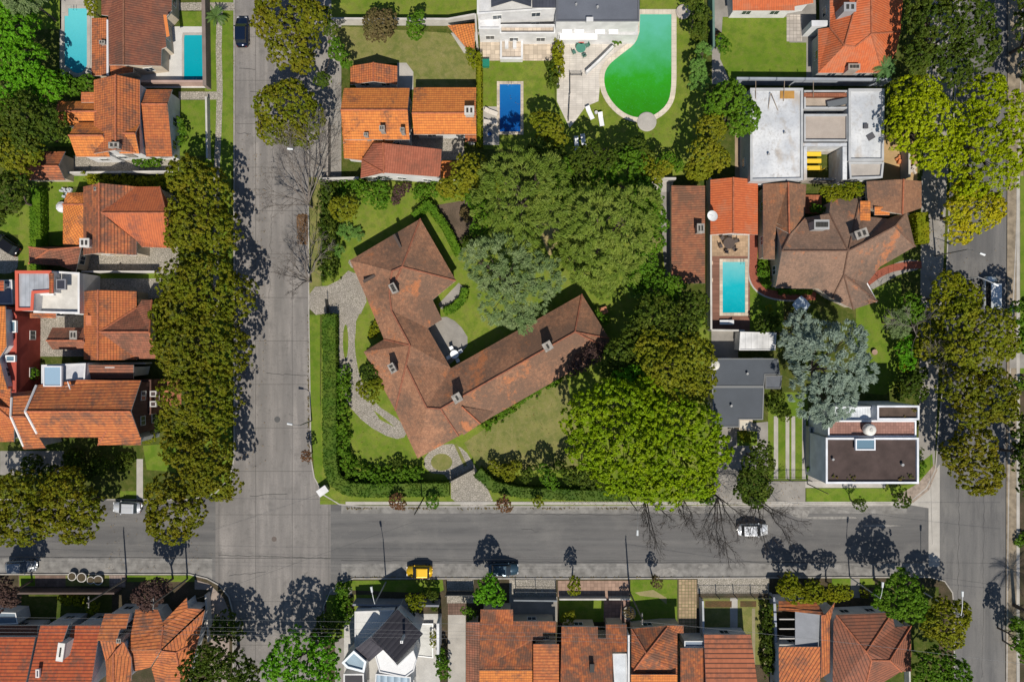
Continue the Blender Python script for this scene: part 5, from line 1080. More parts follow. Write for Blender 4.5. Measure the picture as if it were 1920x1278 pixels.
HG = [(616, 590), (617, 700), (617, 800), (618, 870), (626, 900), (652, 917), (700, 920), (780, 918), (842, 918)]
hedge('hedge', 'tall clipped hedge curving round the street corner of the big garden', HG, 26, 2.0)
hedge('green', 'leafy inner shrub row behind the clipped corner hedge', [(638, 690), (640, 760), (638, 840), (650, 880), (700, 893), (790, 890)], 20, 1.4, loose=True)
hedge('hedge', 'clipped hedge from the south gate to the great bright tree', [(895, 885), (925, 912), (980, 924), (1080, 928), (1180, 930)], 20, 1.9)
hedge('green', 'clipped hedge wrapping the north corner of the main house', [(775, 405), (802, 380), (835, 425), (860, 475)], 15, 1.6)
hedge('dark', 'dark upright hedge along the upper left garden edge of the main house', [(614, 345), (613, 420), (612, 500), (614, 520)], 20, 2.2, loose=True)
hedge('green', 'low box hedge curving round the paved corner of the east wing', [(872, 540), (868, 560), (848, 578), (832, 584)], 15, .9)
hedge('yg', 'thin yellow-green hedge between the orange house and the blue pool', [(898, 98), (899, 270)], 9, 1.9)
hedge('yg', 'narrow sunlit hedge left of the white terrace', [(1046, 75), (1047, 135)], 9, 1.7, loose=True)
hedge('dark', 'dark hedge along the blue pool lawn on its right', [(1037, 118), (1038, 160)], 11, 1.6, loose=True)
hedge('green', 'vertical hedge in the shade left of the striped small lawn', [(64, 352), (66, 505)], 22, 1.8)
hedge('yg', 'yellow-flecked hedge under the cobbled terrace wall', [(160, 333), (240, 340), (310, 343)], 12, 1.3, loose=True)
hedge('green', 'shrub row along the sunny side of the long wing', [(905, 800), (940, 775), (990, 738), (1050, 705)], 12, 1.0, loose=True)
hedge('dark', 'low creeper row on the grey-blue wall of the driveway lawn', [(1441, 1130), (1442, 1200), (1444, 1262)], 10, 1.7, loose=True)
hedge('dark', 'low hedge right of the green pool lawn against the wall', [(1318, 20), (1320, 100)], 14, 2.0)
hedge('green', 'ivy strip between yellow car and the white house', [(640, 1100), (648, 1170)], 12, 1.6, loose=True)
hedge('green', 'low green border south of the brown curved roof', [(1462, 546), (1524, 546)], 10, .8)
hedge('yg', 'tall narrow hedge beside the pavement east of the curved-roof house', [(1731, 398), (1733, 455)], 24, 2.3)

# ================================================================ TREES
gp_ = 'olive street trees along the left street'
tree('plane', 'northernmost olive-brown street tree beside the dark blue car', 10.5, [(545,37,61),(550,85,51),(535,8,56),(509,45,36),(584,33,33),(569,117,22)], gp_, 'street_tree')
tree('plane', 'round olive-brown street tree just above the first bare grey tree', 9.5, [(543,213,59),(511,199,35),(577,226,36),(516,243,33),(564,255,24),(545,186,35)], gp_, 'street_tree')
tree('plane', 'topmost tree of the long olive row left of the concrete street', 10, [(351,332,40),(385,359,53),(370,412,59),(407,437,47),(346,446,35)], gp_, 'street_tree')
tree('plane', 'second tree from the top in the long olive row, beside the grey terrace', 10.5, [(346,529,49),(399,533,61),(438,558,47),(336,584,51)], gp_, 'street_tree')
tree('plane', 'third tree in the long olive row, widest part of the row', 10.5, [(333,646,47),(390,629,69),(428,660,49),(346,684,40)], gp_, 'street_tree')
tree('plane', 'fourth tree in the long olive row, level with the big gabled roof', 10, [(351,743,51),(404,733,53),(346,785,43),(399,776,43)], gp_, 'street_tree')
tree('plane', 'lowest tree in the long olive row, above the crossroads corner', 10, [(351,840,46),(395,853,47),(414,899,40),(380,891,36)], gp_, 'street_tree')
tree('plane', 'olive tree at the corner just left of the concrete crossroads', 9, [(318,930,44),(330,968,50),(301,980,27),(354,955,35)], gp_, 'street_tree')
tree('plane', 'olive tree left of the silver car on the lower left street', 9.5, [(128,921,46),(167,950,33),(150,982,40),(99,959,44)], gp_, 'street_tree')
tree('plane', 'olive tree at the left edge above the cropped dark car', 9.5, [(40,925,49),(61,967,53),(18,984,38),(1,942,46)], gp_, 'street_tree')
gq = 'trees along the right street'
tree('olive', 'brown-olive tree on the right street beside the white van', 10, [(1800,590,34),(1855,615,44),(1835,660,48),(1800,650,36),(1885,650,26)], gq, 'street_tree')
tree('plane', 'middle brown tree of the three on the right street', 10, [(1796,724,40),(1854,737,49),(1825,766,43),(1879,766,29)], gq, 'street_tree')
tree('plane', 'lowest brown tree on the right street above the junction', 9, [(1825,836,40),(1828,878,49),(1791,851,31),(1844,899,29)], gq, 'street_tree')
tree('yellow', 'yellow-leaved tree overhanging the right street pavement', 8.5, [(1825,400,42),(1800,430,28),(1852,390,32),(1812,365,34),(1795,395,26)], gq, 'street_tree')
tree('yg', 'yellowing tree just above the brown-olive tree on the right street', 8, [(1778,540,34),(1808,560,32),(1768,572,28)], gq, 'street_tree')
tree('lime', 'left lime-green tree beside the raw concrete building', 9.5, [(1715,185,49),(1698,245,43),(1760,240,56),(1740,285,36),(1770,295,39),(1735,210,43)], gq, 'street_tree')
tree('lime', 'large lime-green tree spreading over the right street', 10.5, [(1845,185,45),(1885,220,49),(1838,255,51),(1855,320,54),(1892,290,41),(1815,345,36),(1862,158,21)], gq, 'street_tree')
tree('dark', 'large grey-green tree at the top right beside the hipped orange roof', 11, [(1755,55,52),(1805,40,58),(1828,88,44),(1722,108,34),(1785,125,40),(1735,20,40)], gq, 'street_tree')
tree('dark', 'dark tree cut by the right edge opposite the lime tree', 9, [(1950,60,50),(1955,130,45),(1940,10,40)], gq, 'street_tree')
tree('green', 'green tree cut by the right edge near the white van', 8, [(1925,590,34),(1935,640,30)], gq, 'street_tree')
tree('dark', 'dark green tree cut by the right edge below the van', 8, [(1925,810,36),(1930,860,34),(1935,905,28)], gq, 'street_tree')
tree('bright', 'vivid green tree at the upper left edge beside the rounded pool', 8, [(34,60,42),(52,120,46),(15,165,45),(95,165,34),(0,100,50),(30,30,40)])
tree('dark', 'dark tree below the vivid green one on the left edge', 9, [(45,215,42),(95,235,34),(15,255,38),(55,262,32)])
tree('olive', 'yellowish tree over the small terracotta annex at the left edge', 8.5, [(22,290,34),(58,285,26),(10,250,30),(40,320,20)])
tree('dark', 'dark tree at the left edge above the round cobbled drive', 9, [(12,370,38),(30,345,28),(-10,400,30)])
tree('grey', 'grey leafless-looking crown at the very top left corner', 8, [(45,0,30),(20,-8,20),(68,-5,18)])
tree('yg', 'small yellow-green tree at the top left between pool and brown roof', 4.5, [(172,10,12),(172,24,8)])
tree('green', 'light green tree left of the cut-corner pool shed', 4.5, [(120,150,18),(140,165,18),(165,155,15)])
# big garden
tree('maple', 'huge bright green tree, western half of the great canopy', 14, [(1100,780,49),(1150,760,56),(1110,830,54),(1165,825,62),(1190,770,56),(1155,880,49),(1200,880,56)], 'great bright trees')
tree('maple', 'huge bright green tree, eastern half above the slate-roofed house', 13, [(1250,790,60),(1300,800,51),(1325,845,45),(1265,850,62),(1245,900,54),(1300,890,47),(1215,735,36)], 'great bright trees')
tree('olive', 'olive-yellow tree north of the great bright canopy', 11, [(1245,690,49),(1290,665,49),(1302,712,43),(1225,650,36),(1265,735,36)])
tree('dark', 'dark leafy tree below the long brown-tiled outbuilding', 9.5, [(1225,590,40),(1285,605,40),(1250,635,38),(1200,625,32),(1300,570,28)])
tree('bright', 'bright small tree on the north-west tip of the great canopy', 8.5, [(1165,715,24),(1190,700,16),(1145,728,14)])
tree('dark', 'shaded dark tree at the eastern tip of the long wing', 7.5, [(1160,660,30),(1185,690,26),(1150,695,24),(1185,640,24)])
tree('purple', 'purple-leaved small tree touching the end of the long wing', 6, [(1090,680,18),(1112,665,17),(1130,650,11),(1075,692,12)])
tree('green', 'glossy green tree against the foot of the long brown outbuilding', 6.5, [(1232,535,30),(1262,540,24),(1205,525,26),(1240,560,22)])
tree('pine', 'tall feathery pine in the middle of the grove', 13, [(975,350,66),(1015,335,50),(935,385,50),(1030,390,45),(975,415,50),(945,330,41)], 'feathery garden pines')
tree('pine', 'eastern feathery pine next to the long brown outbuilding', 13, [(1120,410,63),(1165,440,61),(1115,480,52),(1185,395,50),(1155,500,47),(1095,440,41)], 'feathery garden pines')
tree('grey', 'grey-green conifer between the two wings of the main house', 12, [(950,500,59),(985,545,54),(920,495,45),(1015,520,43),(940,565,43),(975,595,29),(895,480,29)])
tree('pine', 'low feathery pine filling the gap at the south end of the grove', 9, [(1070,480,30),(1095,510,28),(1055,455,22),(1130,540,24)], 'feathery garden pines')
tree('green', 'green tree between the pines and the long brown outbuilding', 8, [(1225,455,22),(1210,490,24),(1235,420,18)])
tree('dark', 'dark tree behind the small round-topped tree in the grove', 8.5, [(1090,300,26),(1110,285,20),(1085,330,20),(1135,300,20)])
tree('olive', 'mid-green tree at the north-east edge of the grove', 7.5, [(1225,330,20),(1245,315,16),(1210,310,16)])
tree('green', 'green tree on the west flank of the middle feathery pine', 8.5, [(905,395,22),(890,375,18),(900,430,18)])
tree('olive', 'yellow-green tree at the north edge of the flower bed', 8.5, [(880,325,38),(915,345,30),(862,350,26),(840,352,20)])
tree('green', 'round green tree north-east of the feathery pines', 8.5, [(1178,315,40),(1210,360,34),(1130,330,30),(1220,400,28)])
tree('green', 'small round-topped tree between the two feathery pines', 8, [(1065,315,22),(1045,345,20),(1065,365,18)])
tree('olive', 'pale green tree right of the deep blue pool', 6.5, [(1028,238,28),(1042,262,22),(1010,225,18)])
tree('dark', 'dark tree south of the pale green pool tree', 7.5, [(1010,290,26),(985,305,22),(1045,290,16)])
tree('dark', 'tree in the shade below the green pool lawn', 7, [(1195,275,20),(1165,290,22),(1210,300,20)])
tree('olive', 'light yellow-green tree on the west side of the concrete building', 8.5, [(1335,240,30),(1320,285,30),(1310,318,24),(1345,300,24)])
tree('green', 'green tree overlapping the corner of the concrete building', 9, [(1370,185,36),(1400,215,24),(1345,195,28),(1385,235,22),(1408,235,14)])
tree('fern', 'feathery green shrub tree at the edge of the green pool lawn', 4.5, [(1310,155,20),(1308,125,14),(1318,95,14)])
tree('dark', 'dark ragged tree above the feathery shrub by the lawn wall', 6, [(1310,60,18),(1315,30,18),(1300,10,16)])
tree('cedar', 'great blue-green cedar beside the slate roof', 12, [(1550,680,70),(1590,690,47),(1520,650,47),(1530,735,50),(1580,640,38),(1545,770,29),(1560,740,43)], 'blue-green cedars')
tree('cedar', 'smaller blue-green cedar boughs north-west of the great cedar', 9.5, [(1492,618,27),(1510,635,27),(1480,640,20),(1500,600,18)], 'blue-green cedars')
tree('green', 'round green tree on the lawn left of the yellowing tree', 4.5, [(1705,572,24),(1696,590,18),(1718,590,18)])
tree('grey', 'small grey-green tree south of the round lawn tree', 5, [(1685,615,18),(1688,590,14),(1675,600,14)])
tree('bright', 'bright green bushy tree on the right edge of the long lawn', 4, [(1695,655,18),(1700,680,16),(1702,640,14)])
tree('dark', 'dark tree with orange berries right of the white modern roof garden', 3.8, [(1705,720,22),(1690,735,18),(1718,735,20),(1725,700,14)])
tree('olive', 'dark spreading tree between lawn and right street', 5.5, [(1745,620,26),(1760,660,30),(1735,650,22)])
tree('dark', 'shaded tree in the gap left of the blue-green cedar', 3.2, [(1432,606,18),(1448,602,14)])
tree('yg', 'yellow-green tree over the north end of the curved-roof house', 5.5, [(1560,362,16),(1585,360,18),(1605,355,14),(1545,358,10)])
tree('dark', 'dark rounded tree beside the courtyard of the dark slate house', 6.5, [(1425,845,22),(1410,870,20),(1435,870,18)])
tree('dark', 'olive-green tree overhanging the driveway below the slate-roofed house', 6.5, [(1405,900,26),(1425,915,22),(1395,920,20),(1415,935,18)])
tree('dark', 'dark ragged tree under the edge of the great canopy', 6, [(1095,890,22),(1070,890,18),(1120,900,20)])
tree('green', 'bright green bush tree near the south hedge', 4.5, [(1028,893,15),(1035,905,13),(1020,880,12)])
tree('olive', 'ragged shrub tree right of the south gate', 2.6, [(955,885,16),(965,875,13),(935,880,12),(925,872,10)])
tree('dark', 'shaded small trees between the bush tree and the hedge', 3, [(1000,880,12),(985,893,11),(1050,875,13)])
# bottom
tree('bright', 'vivid green tree in the middle bottom beside the narrow street', 8.6, [(555,1225,50),(605,1225,32),(525,1250,36),(575,1260,42),(610,1260,26)])
tree('dark', 'dark glossy tree at the bottom left of the narrow street', 9, [(425,1250,46),(375,1260,40),(455,1262,34),(395,1230,28)])
tree('dark', 'small lit tree above the dark glossy tree at the bottom left', 3.6, [(425,1165,22),(440,1180,20),(412,1182,18)])
tree('dark', 'dark tree in shade at the right kerb of the narrow street', 4, [(612,1165,20),(622,1185,18),(600,1185,16)])
tree('bright', 'round bright green street tree next to the parked dark car', 6, [(918,1105,24),(905,1115,17),(932,1118,17),(920,1088,14)])
tree('yg', 'small clipped cone tree on the brick pavement', 4.4, [(1077,1102,13),(1077,1090,11)])
tree('yg', 'leftmost yellow-green clipped street tree at the bottom right', 5.6, [(1472,1100,18),(1490,1108,22),(1480,1085,14)], 'yellow-green clipped street trees')
tree('yg', 'middle yellow-green clipped street tree at the bottom right', 5.6, [(1522,1106,22),(1508,1112,16),(1535,1112,17)], 'yellow-green clipped street trees')
tree('yg', 'rightmost small yellow-green clipped street tree at the bottom right', 5.2, [(1565,1108,18),(1584,1110,14)], 'yellow-green clipped street trees')
tree('green', 'broad dark green street tree on the lower right corner', 8.5, [(1690,1105,36),(1710,1135,30),(1655,1118,26),(1680,1130,30),(1685,1080,18)])
tree('olive', 'soft olive-green tree reaching over the right street at the bottom', 7.5, [(1775,1160,36),(1795,1150,26),(1750,1170,28),(1780,1190,26),(1765,1140,24)])
tree('green', 'green tree below the soft olive tree at the bottom right', 8, [(1750,1245,34),(1785,1255,32),(1735,1265,28)])
tree('green', 'bright green tree cut by the bottom right edge', 6, [(1912,1205,18),(1925,1225,18),(1905,1170,14)])
tree('purple', 'dark purple tree at the left edge below the street', 7.5, [(5,1105,26),(20,1120,18),(-10,1125,24)], 'purple street trees')
tree('purple', 'purple-brown street tree beside the leaning utility pole', 7.5, [(285,1110,26),(265,1115,18),(300,1100,20),(280,1128,18)], 'purple street trees')
tree('yg', 'small yellow-green tree in front of the black-roofed white house', 4, [(780,1130,16),(770,1120,10),(788,1122,10)])
tree('brown', 'big rounded brown bush in the upper garden', 4.5, [(708,45,26),(725,42,22),(700,60,18),(718,60,20)])
tree('green', 'cone-shaped green tree right of the brown bush', 4.8, [(778,45,16),(778,62,15),(785,30,10)])
tree('green', 'bright leaning tree at the west corner of the upper garden', 5, [(630,85,14),(640,105,14),(650,120,10),(625,100,10)])
tree('dark', 'dark tree in the shade above the upper orange house driveway', 7.5, [(610,30,16),(620,55,14),(605,150,16)])
tree('yg', 'yellow-green bush tree in the corner below the triangular lean-to', 3.4, [(885,105,11),(888,120,10),(882,95,8)])
tree('olive', 'mixed shrub tree at the north-west corner of the main garden', 5, [(645,395,24),(655,385,18),(632,385,16)])
tree('green', 'leafy green tree at the top of the main garden', 4.5, [(690,362,20),(715,375,18),(675,350,14),(715,355,16)])
tree('olive', 'spreading light tree beside the curved drive of the main house', 4, [(692,732,18),(705,722,16),(680,725,13),(700,745,12)])
tree('dark', 'dark bush tree between curved drive and west gable', 3.6, [(692,690,12),(702,700,11),(690,705,9)])
n_ = [('redbush','small reddish street tree on the verge south of the clipped hedge',745,940,19),('green','small green street tree right of the black leaning pole shadow',812,940,14),('redbush','ragged brown street shrub below the south gate driveway',945,945,18),('olive','slim olive street shrub on the verge right of the ragged one',1008,940,12),('redbush','purple-red street shrub on the left street verge',575,855,13),
 ('dark','dark verge shrub in front of the modern white house',1612,945,14),('dark','dark verge shrub at the corner of the modern white house',1690,935,20),('brown','thin brown verge tree casting a spiky shadow at the bottom',1230,1090,14),('brown','dry tree on a ring bed at the right street corner',1180,1148,12)]
for k, lb, x, y, r in n_: tree(k, lb, 3.4, [(x, y, r*.8), (x+r*.35, y+r*.3, r*.55), (x-r*.4, y-r*.2, r*.5), (x, y-r*.5, r*.5)], 'small verge shrubs and trees', 'small_tree', dens=.6)
sh = [('dark','round clipped dark shrub on the lawn by the south hedge',1.4,[(747,868,11)]),('green','leafy shrub bed at the top left of the main garden',1.6,[(650,350,16),(672,345,14),(632,352,12)]),('fern','fern-like shrub bed on the lawn north-west of the main roof',1.0,[(655,435,14),(672,440,12),(640,430,10)]),('purple','purple flowering shrub under the white gable wall',1.8,[(748,360,12),(762,352,10),(742,375,9)]),
 ('green','row of bright shrubs north of the flower bed',2.2,[(790,362,16),(815,355,15),(840,362,15)]),('yg','yellow-green shrub by the notch of the west gable',1.2,[(702,618,9),(708,606,6),(698,628,7)]),('fern','palm-like fern shrub beside the upright dark hedge',1.6,[(634,470,11)]),('brown','brown flowering shrubs in the flower bed',1.6,[(885,405,18),(905,400,12),(870,398,10)]),
 ('dark','shaded shrub clump south of the grey-green conifer',1.5,[(890,445,14),(875,455,12)]),('green','pale bush beside the hot tub end of the east lawn',2.0,[(1135,600,10),(1120,590,9)]),('fern','feathery shrub near the east tip of the long wing',3.0,[(1195,545,16),(1215,540,13)]),
 ('green','small round shrub on the white terrace by the pool',1.3,[(1156,76,10)]),('green','green bush on the left edge of the bright square lawn',2.8,[(1357,88,14),(1350,75,10)]),('redbush','reddish plant bed left of the bright square lawn',1.4,[(1340,72,8),(1346,66,7)]),('fern','palm-leaved shrub south-west of the hipped roof',3.0,[(1650,130,14)]),
 ('green','potted plants beside the lower green lawn of the pool garden',2.0,[(1250,300,16),(1270,310,13),(1235,310,12)]),('yg','yellow shrub below the pool garden by the white wall',2.4,[(1300,330,15),(1325,325,13)]),('yg','golden shrub patch on the dark berry tree corner',2.4,[(1685,725,11)]),('yg','yellow-flowering bush between bright tree and berry tree',2.4,[(1697,690,9),(1690,685,7)]),
 ('green','lush low planting inside the brick path curve',1.4,[(1432,510,12),(1440,528,12),(1430,495,9)]),('yg','small yellow shrub near the star parasol',1.4,[(1442,577,6)]),('brown','brown-green plants below the star parasol',2.0,[(1495,590,13),(1480,595,10)]),('green','plants filling the tiny courtyard of the curved-roof house',2.0,[(1525,392,10),(1538,392,8)]),
 ('dark','green shrub left of the gabled house entrance on the left street',2.0,[(288,785,12),(292,800,9)]),('yg','olive shrub above the small lawn patch on the left',2.2,[(280,820,12)]),('green','bushes beside the red-walled house',2.6,[(45,690,14),(62,700,13),(40,675,10)]),('dark','dark shrub mass in the shade under the gabled house',2.6,[(140,860,22),(190,870,20),(235,865,18),(165,885,16)]),
 ('dark','shaded shrub mass behind the street trees at lower left',2.4,[(60,870,20),(95,885,16)]),('olive','lit shrubs beside the lower left shaded mass',2.8,[(130,885,12),(118,893,9)]),('green','low shrub on the terrace of the stepped-gable house',1.2,[(275,302,14),(295,302,12),(258,303,9)]),('green','climbing shrubs left of the street verge beside the gable lawn',2.0,[(335,230,10),(345,245,10),(338,265,9)]),
 ('yg','sunlit low hedge shrub in the shaded bottom left court',1.8,[(130,1122,12),(150,1124,12),(118,1120,8)]),('olive','olive shrub right of the sunlit court hedge',2.2,[(175,1138,12)]),('green','shrub beside the narrow concrete driveway at the bottom',3.0,[(828,1240,14),(832,1258,14),(826,1222,10)]),('green','green shrub in front of the low rust-brown roof',2.4,[(882,1150,10),(872,1143,7)]),
 ('olive','shrub at the corner of the small bottom lawn',2.4,[(1064,1160,12),(1072,1152,8)]),('dark','dark shrubs between yellow car and white house wall',2.2,[(812,1115,10),(800,1108,8),(815,1135,9)]),('green','pale flowering shrub on the verge left of the white house',2.2,[(635,1135,12),(640,1150,10)]),('yg','yellow shrub strip on the white house side patio',1.6,[(812,1190,6),(812,1205,6)]),
 ('olive','shrub row under the front wall at lower right',2.0,[(1560,1125,9),(1620,1110,9)]),('yg','bright leaves on the grey-blue side wall',2.2,[(1450,1135,7),(1448,1192,6),(1449,1148,6)]),('green','hydrangea-like shrubs left of the modern white house',1.8,[(1520,880,8),(1530,890,7)]),('dark','planting strip on the garage side of the modern white house',1.6,[(1722,860,7),(1725,845,6)]),
 ('green','shrubs beside the brown-stained concrete site wall',2.4,[(1605,348,9)]),('green','small hedge clump over the hedge near the black pole',2.2,[(718,905,16),(735,912,12)]),('green','leafy verge clump beside the gate of the slate house',1.2,[(1318,930,13),(1332,936,9)]),('yg','short shrub patch in front of the slate house door',1.6,[(1395,815,10),(1400,822,8)]),('dark','leafy shrubs against the striped driveway',2.0,[(1450,760,14),(1470,775,14),(1460,745,12)]),
 ('green','green strip of shrubs right of the white modern roof',1.4,[(1728,870,8),(1724,885,7)]),('green','bush at the right edge beside the long kerb path',2.0,[(1915,720,12),(1916,1010,14)])]
for k, lb, tp, lo in sh: shrub(k, lb, tp, lo, 'garden shrubs')
palm('spiky date palm at the lower right edge', 1974, 1172, 7.0, 3.6); palm('small palm on the grass verge opposite the dark blue car', 403, 28, 1.8, 1.6, (.07, .12, .03), 16)
palm('low pale palm cut by the right edge below the spiky one', 1922, 1185, 2.4, 2.4, (.14, .2, .04), 16); palm('feathery palm beside the hipped orange house', 1662, 125, 4, 2.0, (.08, .16, .05), 18)
GB = (.15, .13, .115)
baretree('bare grey tree on the left street, upper of the two', 585, 388, 8, [(575,270,7.5),(555,300,7),(600,275,7.5),(530,330,6),(515,360,5.5),(540,290,7),(608,300,7),(520,385,5)], 'leafless street trees', GB, seed=3)
baretree('bare grey tree on the left street, lower of the two', 583, 528, 6.5, [(560,465,6),(545,490,5.5),(530,515,5),(600,480,5.5),(575,450,6),(548,545,5),(540,505,5)], 'leafless street trees', GB, seed=4)
DB = (.06, .05, .045)
baretree('dark bare tree nearest the white lamp head over the street', 1205, 925, 8, [(1218,990,6.5),(1250,965,6),(1205,960,6),(1228,1005,6)], 'leafless street trees', DB, seed=5, r0=.2)
baretree('small dark bare tree right of the lamp, under the great canopy', 1270, 928, 7, [(1285,975,6),(1295,960,5.5),(1275,955,5)], 'leafless street trees', DB, seed=6)
baretree('dark bare tree left of the parked white car', 1338, 925, 8, [(1345,1010,6.5),(1335,990,6),(1375,980,6),(1360,1015,6),(1320,985,5.5),(1385,960,6)], 'leafless street trees', DB, seed=7, r0=.18)
baretree('dark bare tree reaching over the parked white car', 1408, 930, 8, [(1415,980,6.5),(1445,960,6.5),(1480,970,6),(1430,1000,6),(1465,990,6),(1400,965,6)], 'leafless street trees', DB, seed=8, r0=.18)
baretree('thin leafless tree in front of the dark garden by the right edge', 1725, 640, 8, [(1752,650,6),(1700,610,6),(1770,690,6)], 'leafless street trees', GB, seed=9)

# ================================================================ CARS
car('dark navy blue car parked at the top of the left street', 453, 59, 90, (.008, .016, .04), 4.2, 1.8)
car('silver car half under the trees on the lower left street', 237, 951, 178, (.58, .6, .63), 3.9, 1.7)
car('dark grey car with bright hood at the left edge of the lower street', 38, 1062, 2, (.2, .215, .23), 4.2, 1.75)
car('bright yellow car parked on the bottom street', 786, 1071, 180, (.68, .40, .01), 3.6, 1.65)
car('dark blue car partly under the round bright street tree', 944, 1067, 0, (.035, .07, .10), 4.2, 1.75)
car('white car parked under the bare branches on the long street', 1412, 993, 0, (.8, .82, .84), 4.2, 1.75)
car('white van parked on the right street near the yellowing tree', 1857, 549, 90, (.55, .58, .6), 4.6, 1.9, 2.0, van=True)
car('black car on the round cobbled drive at the left edge', 10, 458, 145, (.012, .012, .014), 4.2, 1.75)
# ================================================================ LAMPS, POLES, WIRES
lamp('street lamp behind the yellow car, arm bent over the verge', 724, 1090, 8, 100, 1.7)
lamp('street lamp on the left street verge casting a thin shadow', 585, 788, 5.5, 170, 1.0, (.12, .12, .12))
lamp('street lamp beside the upper bare grey tree', 602, 312, 8, 175, 1.4, (.12, .12, .12))
lamp('street lamp with white head over the long street', 1175, 930, 8.5, 268, 2.4, (.15, .15, .15))
lamp('street lamp among the clipped trees at the bottom right', 1593, 1081, 8, 85, 1.6)
lamp('street lamp with long white arm over the soft olive tree', 1732, 1110, 8, 90, 2.6, (.6, .6, .6))
lamp('street lamp reaching over the white van', 1757, 530, 8.5, 335, 2.0, (.5, .5, .5))
lamp('street lamp below the yellow-leaved tree', 1752, 480, 7, 340, 1.6, (.12, .12, .12))
pole('tall wooden utility pole between brick pavement and lawn', 1180, 1108, 9.8)
pole('utility pole at the left kerb beside the white planters', 238, 1084, 9.0)
pole('utility pole at the corner with a purple tree', 352, 1084, 9.5)
pole('black pole rising through the clipped hedge', 795, 932, 9.5, .1, 0, (.05, .045, .04))
pole('thin dark pole in front of the modern white house', 1513, 906, 6.5, .08, 0, (.05, .045, .04))
pole('utility pole at the right edge below the palms', 1880, 1200, 9.0)
for i, (y, z) in enumerate(((1176, 9.3), (1190, 9.2), (1197, 8.6), (1204, 8.6))):
    wire(['northernmost of the parallel wires over the bottom gardens', 'second of the parallel wires over the bottom gardens', 'third of the parallel wires over the bottom gardens', 'southernmost of the parallel wires over the bottom gardens'][i], (-60, y-20, z), (1199+0*i, y, z), .011, .4)
wire('wire from the tall wooden pole to the right edge', (1200, 1164, 9.4), (1965, 1250, 9.0), .015, .6)
wire('wire along the middle of the long street', (-20, 1043, 8), (1965, 1056, 8), .015, .3, c=(.04, .04, .04))
wire('wire crossing the right street under the junction', (1500, 1048, 8), (1965, 1110, 8), .015, .4, c=(.05, .05, .05))
wire('wire running along the right pavement', (1745, 560, 8), (1748, 1020, 8), .015, .3, c=(.04, .04, .04))
wire('wire across the crossroads to the black pole', (345, 1130, 9), (776, 978, 9), .013, .3, c=(.06, .06, .06))

# ================================================================ SMALL THINGS
mb = MB(); q = W(605, 920, 1.1); mb.box((q[0], q[1], GZ), (1.3, .8, 1.0), R(35)); mb.box((q[0], q[1], GZ+1.0), (1.5, 1.0, .12), R(35)); simple('street_cabinet', 'white stone cabinet on the corner by the clipped hedge', 'cabinet', mb, plain((.6, .6, .6)))
lp = [W(x+rng.uniform(-2, 2), y, 0)[:2] for x, y in ((556, 408), (566, 400), (577, 404), (577, 452), (570, 458), (562, 450), (556, 430))]
mb = MB(); mb.add([(x, y, .02) for x, y in lp], [list(range(len(lp)))]); tag(mb.build('leaf_litter', soil((.20, .12, .06), (.11, .065, .035))), 'heap of dry brown leaves on the roadway below the upper bare tree', 'leaf litter', kind='stuff')
C_ = [(*W(rng.uniform(557, 576), rng.uniform(402, 458), 0)[:2], .04) for _ in range(300)]; tag(leafmesh('fallen_leaves', C_, .1, [(0, 0, 1)]*300, 8, .16, leafmat((.2, .11, .05), (.3, .17, .08), (.15, .09, .05), .3)), 'loose fallen leaves scattered over the brown heap at the kerb', 'fallen leaves', kind='stuff')
for i, (x, y, r) in enumerate(((135, 1080, 8), (153, 1082, 9), (170, 1087, 7), (184, 1087, 9))):
    c = W(x, y, .6); t = thing('round_planter', ['leftmost round white planter on the lower left verge', 'second round white planter on the lower left verge', 'third, smaller round planter on the lower left verge', 'rightmost round white planter on the lower left verge'][i], 'planter', (c[0], c[1], GZ), 'round white planters')
    mb = MB(); r_ = r*S; mb.lathe((c[0], c[1], GZ), [(r_*.7, 0), (r_, .35), (r_, .5), (r_*.85, .5)], 18); mb.build('pot', plain((.52, .5, .47)), t); mb = MB(); mb.lathe((c[0], c[1], GZ+.5), [(r_*.84, .0), (r_*.84, .02)], 16); mb.build('soil', SOIL, t)
table('green round table with chairs on the white terrace', 1089, 90, .7, c=(.06, .2, .15), seats=4, sc_=(.06, .15, .12), chairlabel=['green chair south-east of the terrace table', 'green chair north-east of the terrace table', 'green chair north-west of the terrace table', 'green chair south-west of the terrace table'])
table('red-brown small table by the white house door', 1090, 77, .45, c=(.4, .1, .08))
table('white table with chairs in the courtyard of the main house', 852, 664, .6, c=(.75, .78, .8), seats=4, sc_=(.7, .72, .75), chairlabel=['white courtyard chair right of its table', 'white courtyard chair above its table', 'white courtyard chair left of its table', 'white courtyard chair below its table'])
table('dark round table with chairs above the narrow pool', 1367, 456, .8, c=(.08, .06, .05), seats=6, sc_=(.07, .055, .05), chairlabel=['dark deck chair at the %s of the round table' % s for s in ('lower right', 'right', 'upper right', 'upper left', 'left', 'bottom')] if 0 else ['dark chair right of the deck table', 'dark chair upper right of the deck table', 'dark chair upper left of the deck table', 'dark chair left of the deck table', 'dark chair lower left of the deck table', 'dark chair lower right of the deck table'])
for lb, x, y, a in (('white lounger lying closest to the terrace edge', 1106, 212, 115), ('white lounger on the lawn right of the first', 1127, 224, 100), ('shaded lounger on the dark lawn, left of two', 1081, 269, 95), ('shaded lounger on the dark lawn, right of two', 1094, 265, 100)): lounger(lb, x, y, a)
for lb, x, y, a in (('thin-framed lounger above the other left of the blue pool', 921, 210, 160), ('thin-framed lounger closer to the south end of the blue pool', 920, 229, 178)): lounger(lb, x, y, a, (.45, .42, .38), cushion=(.55, .5, .44))
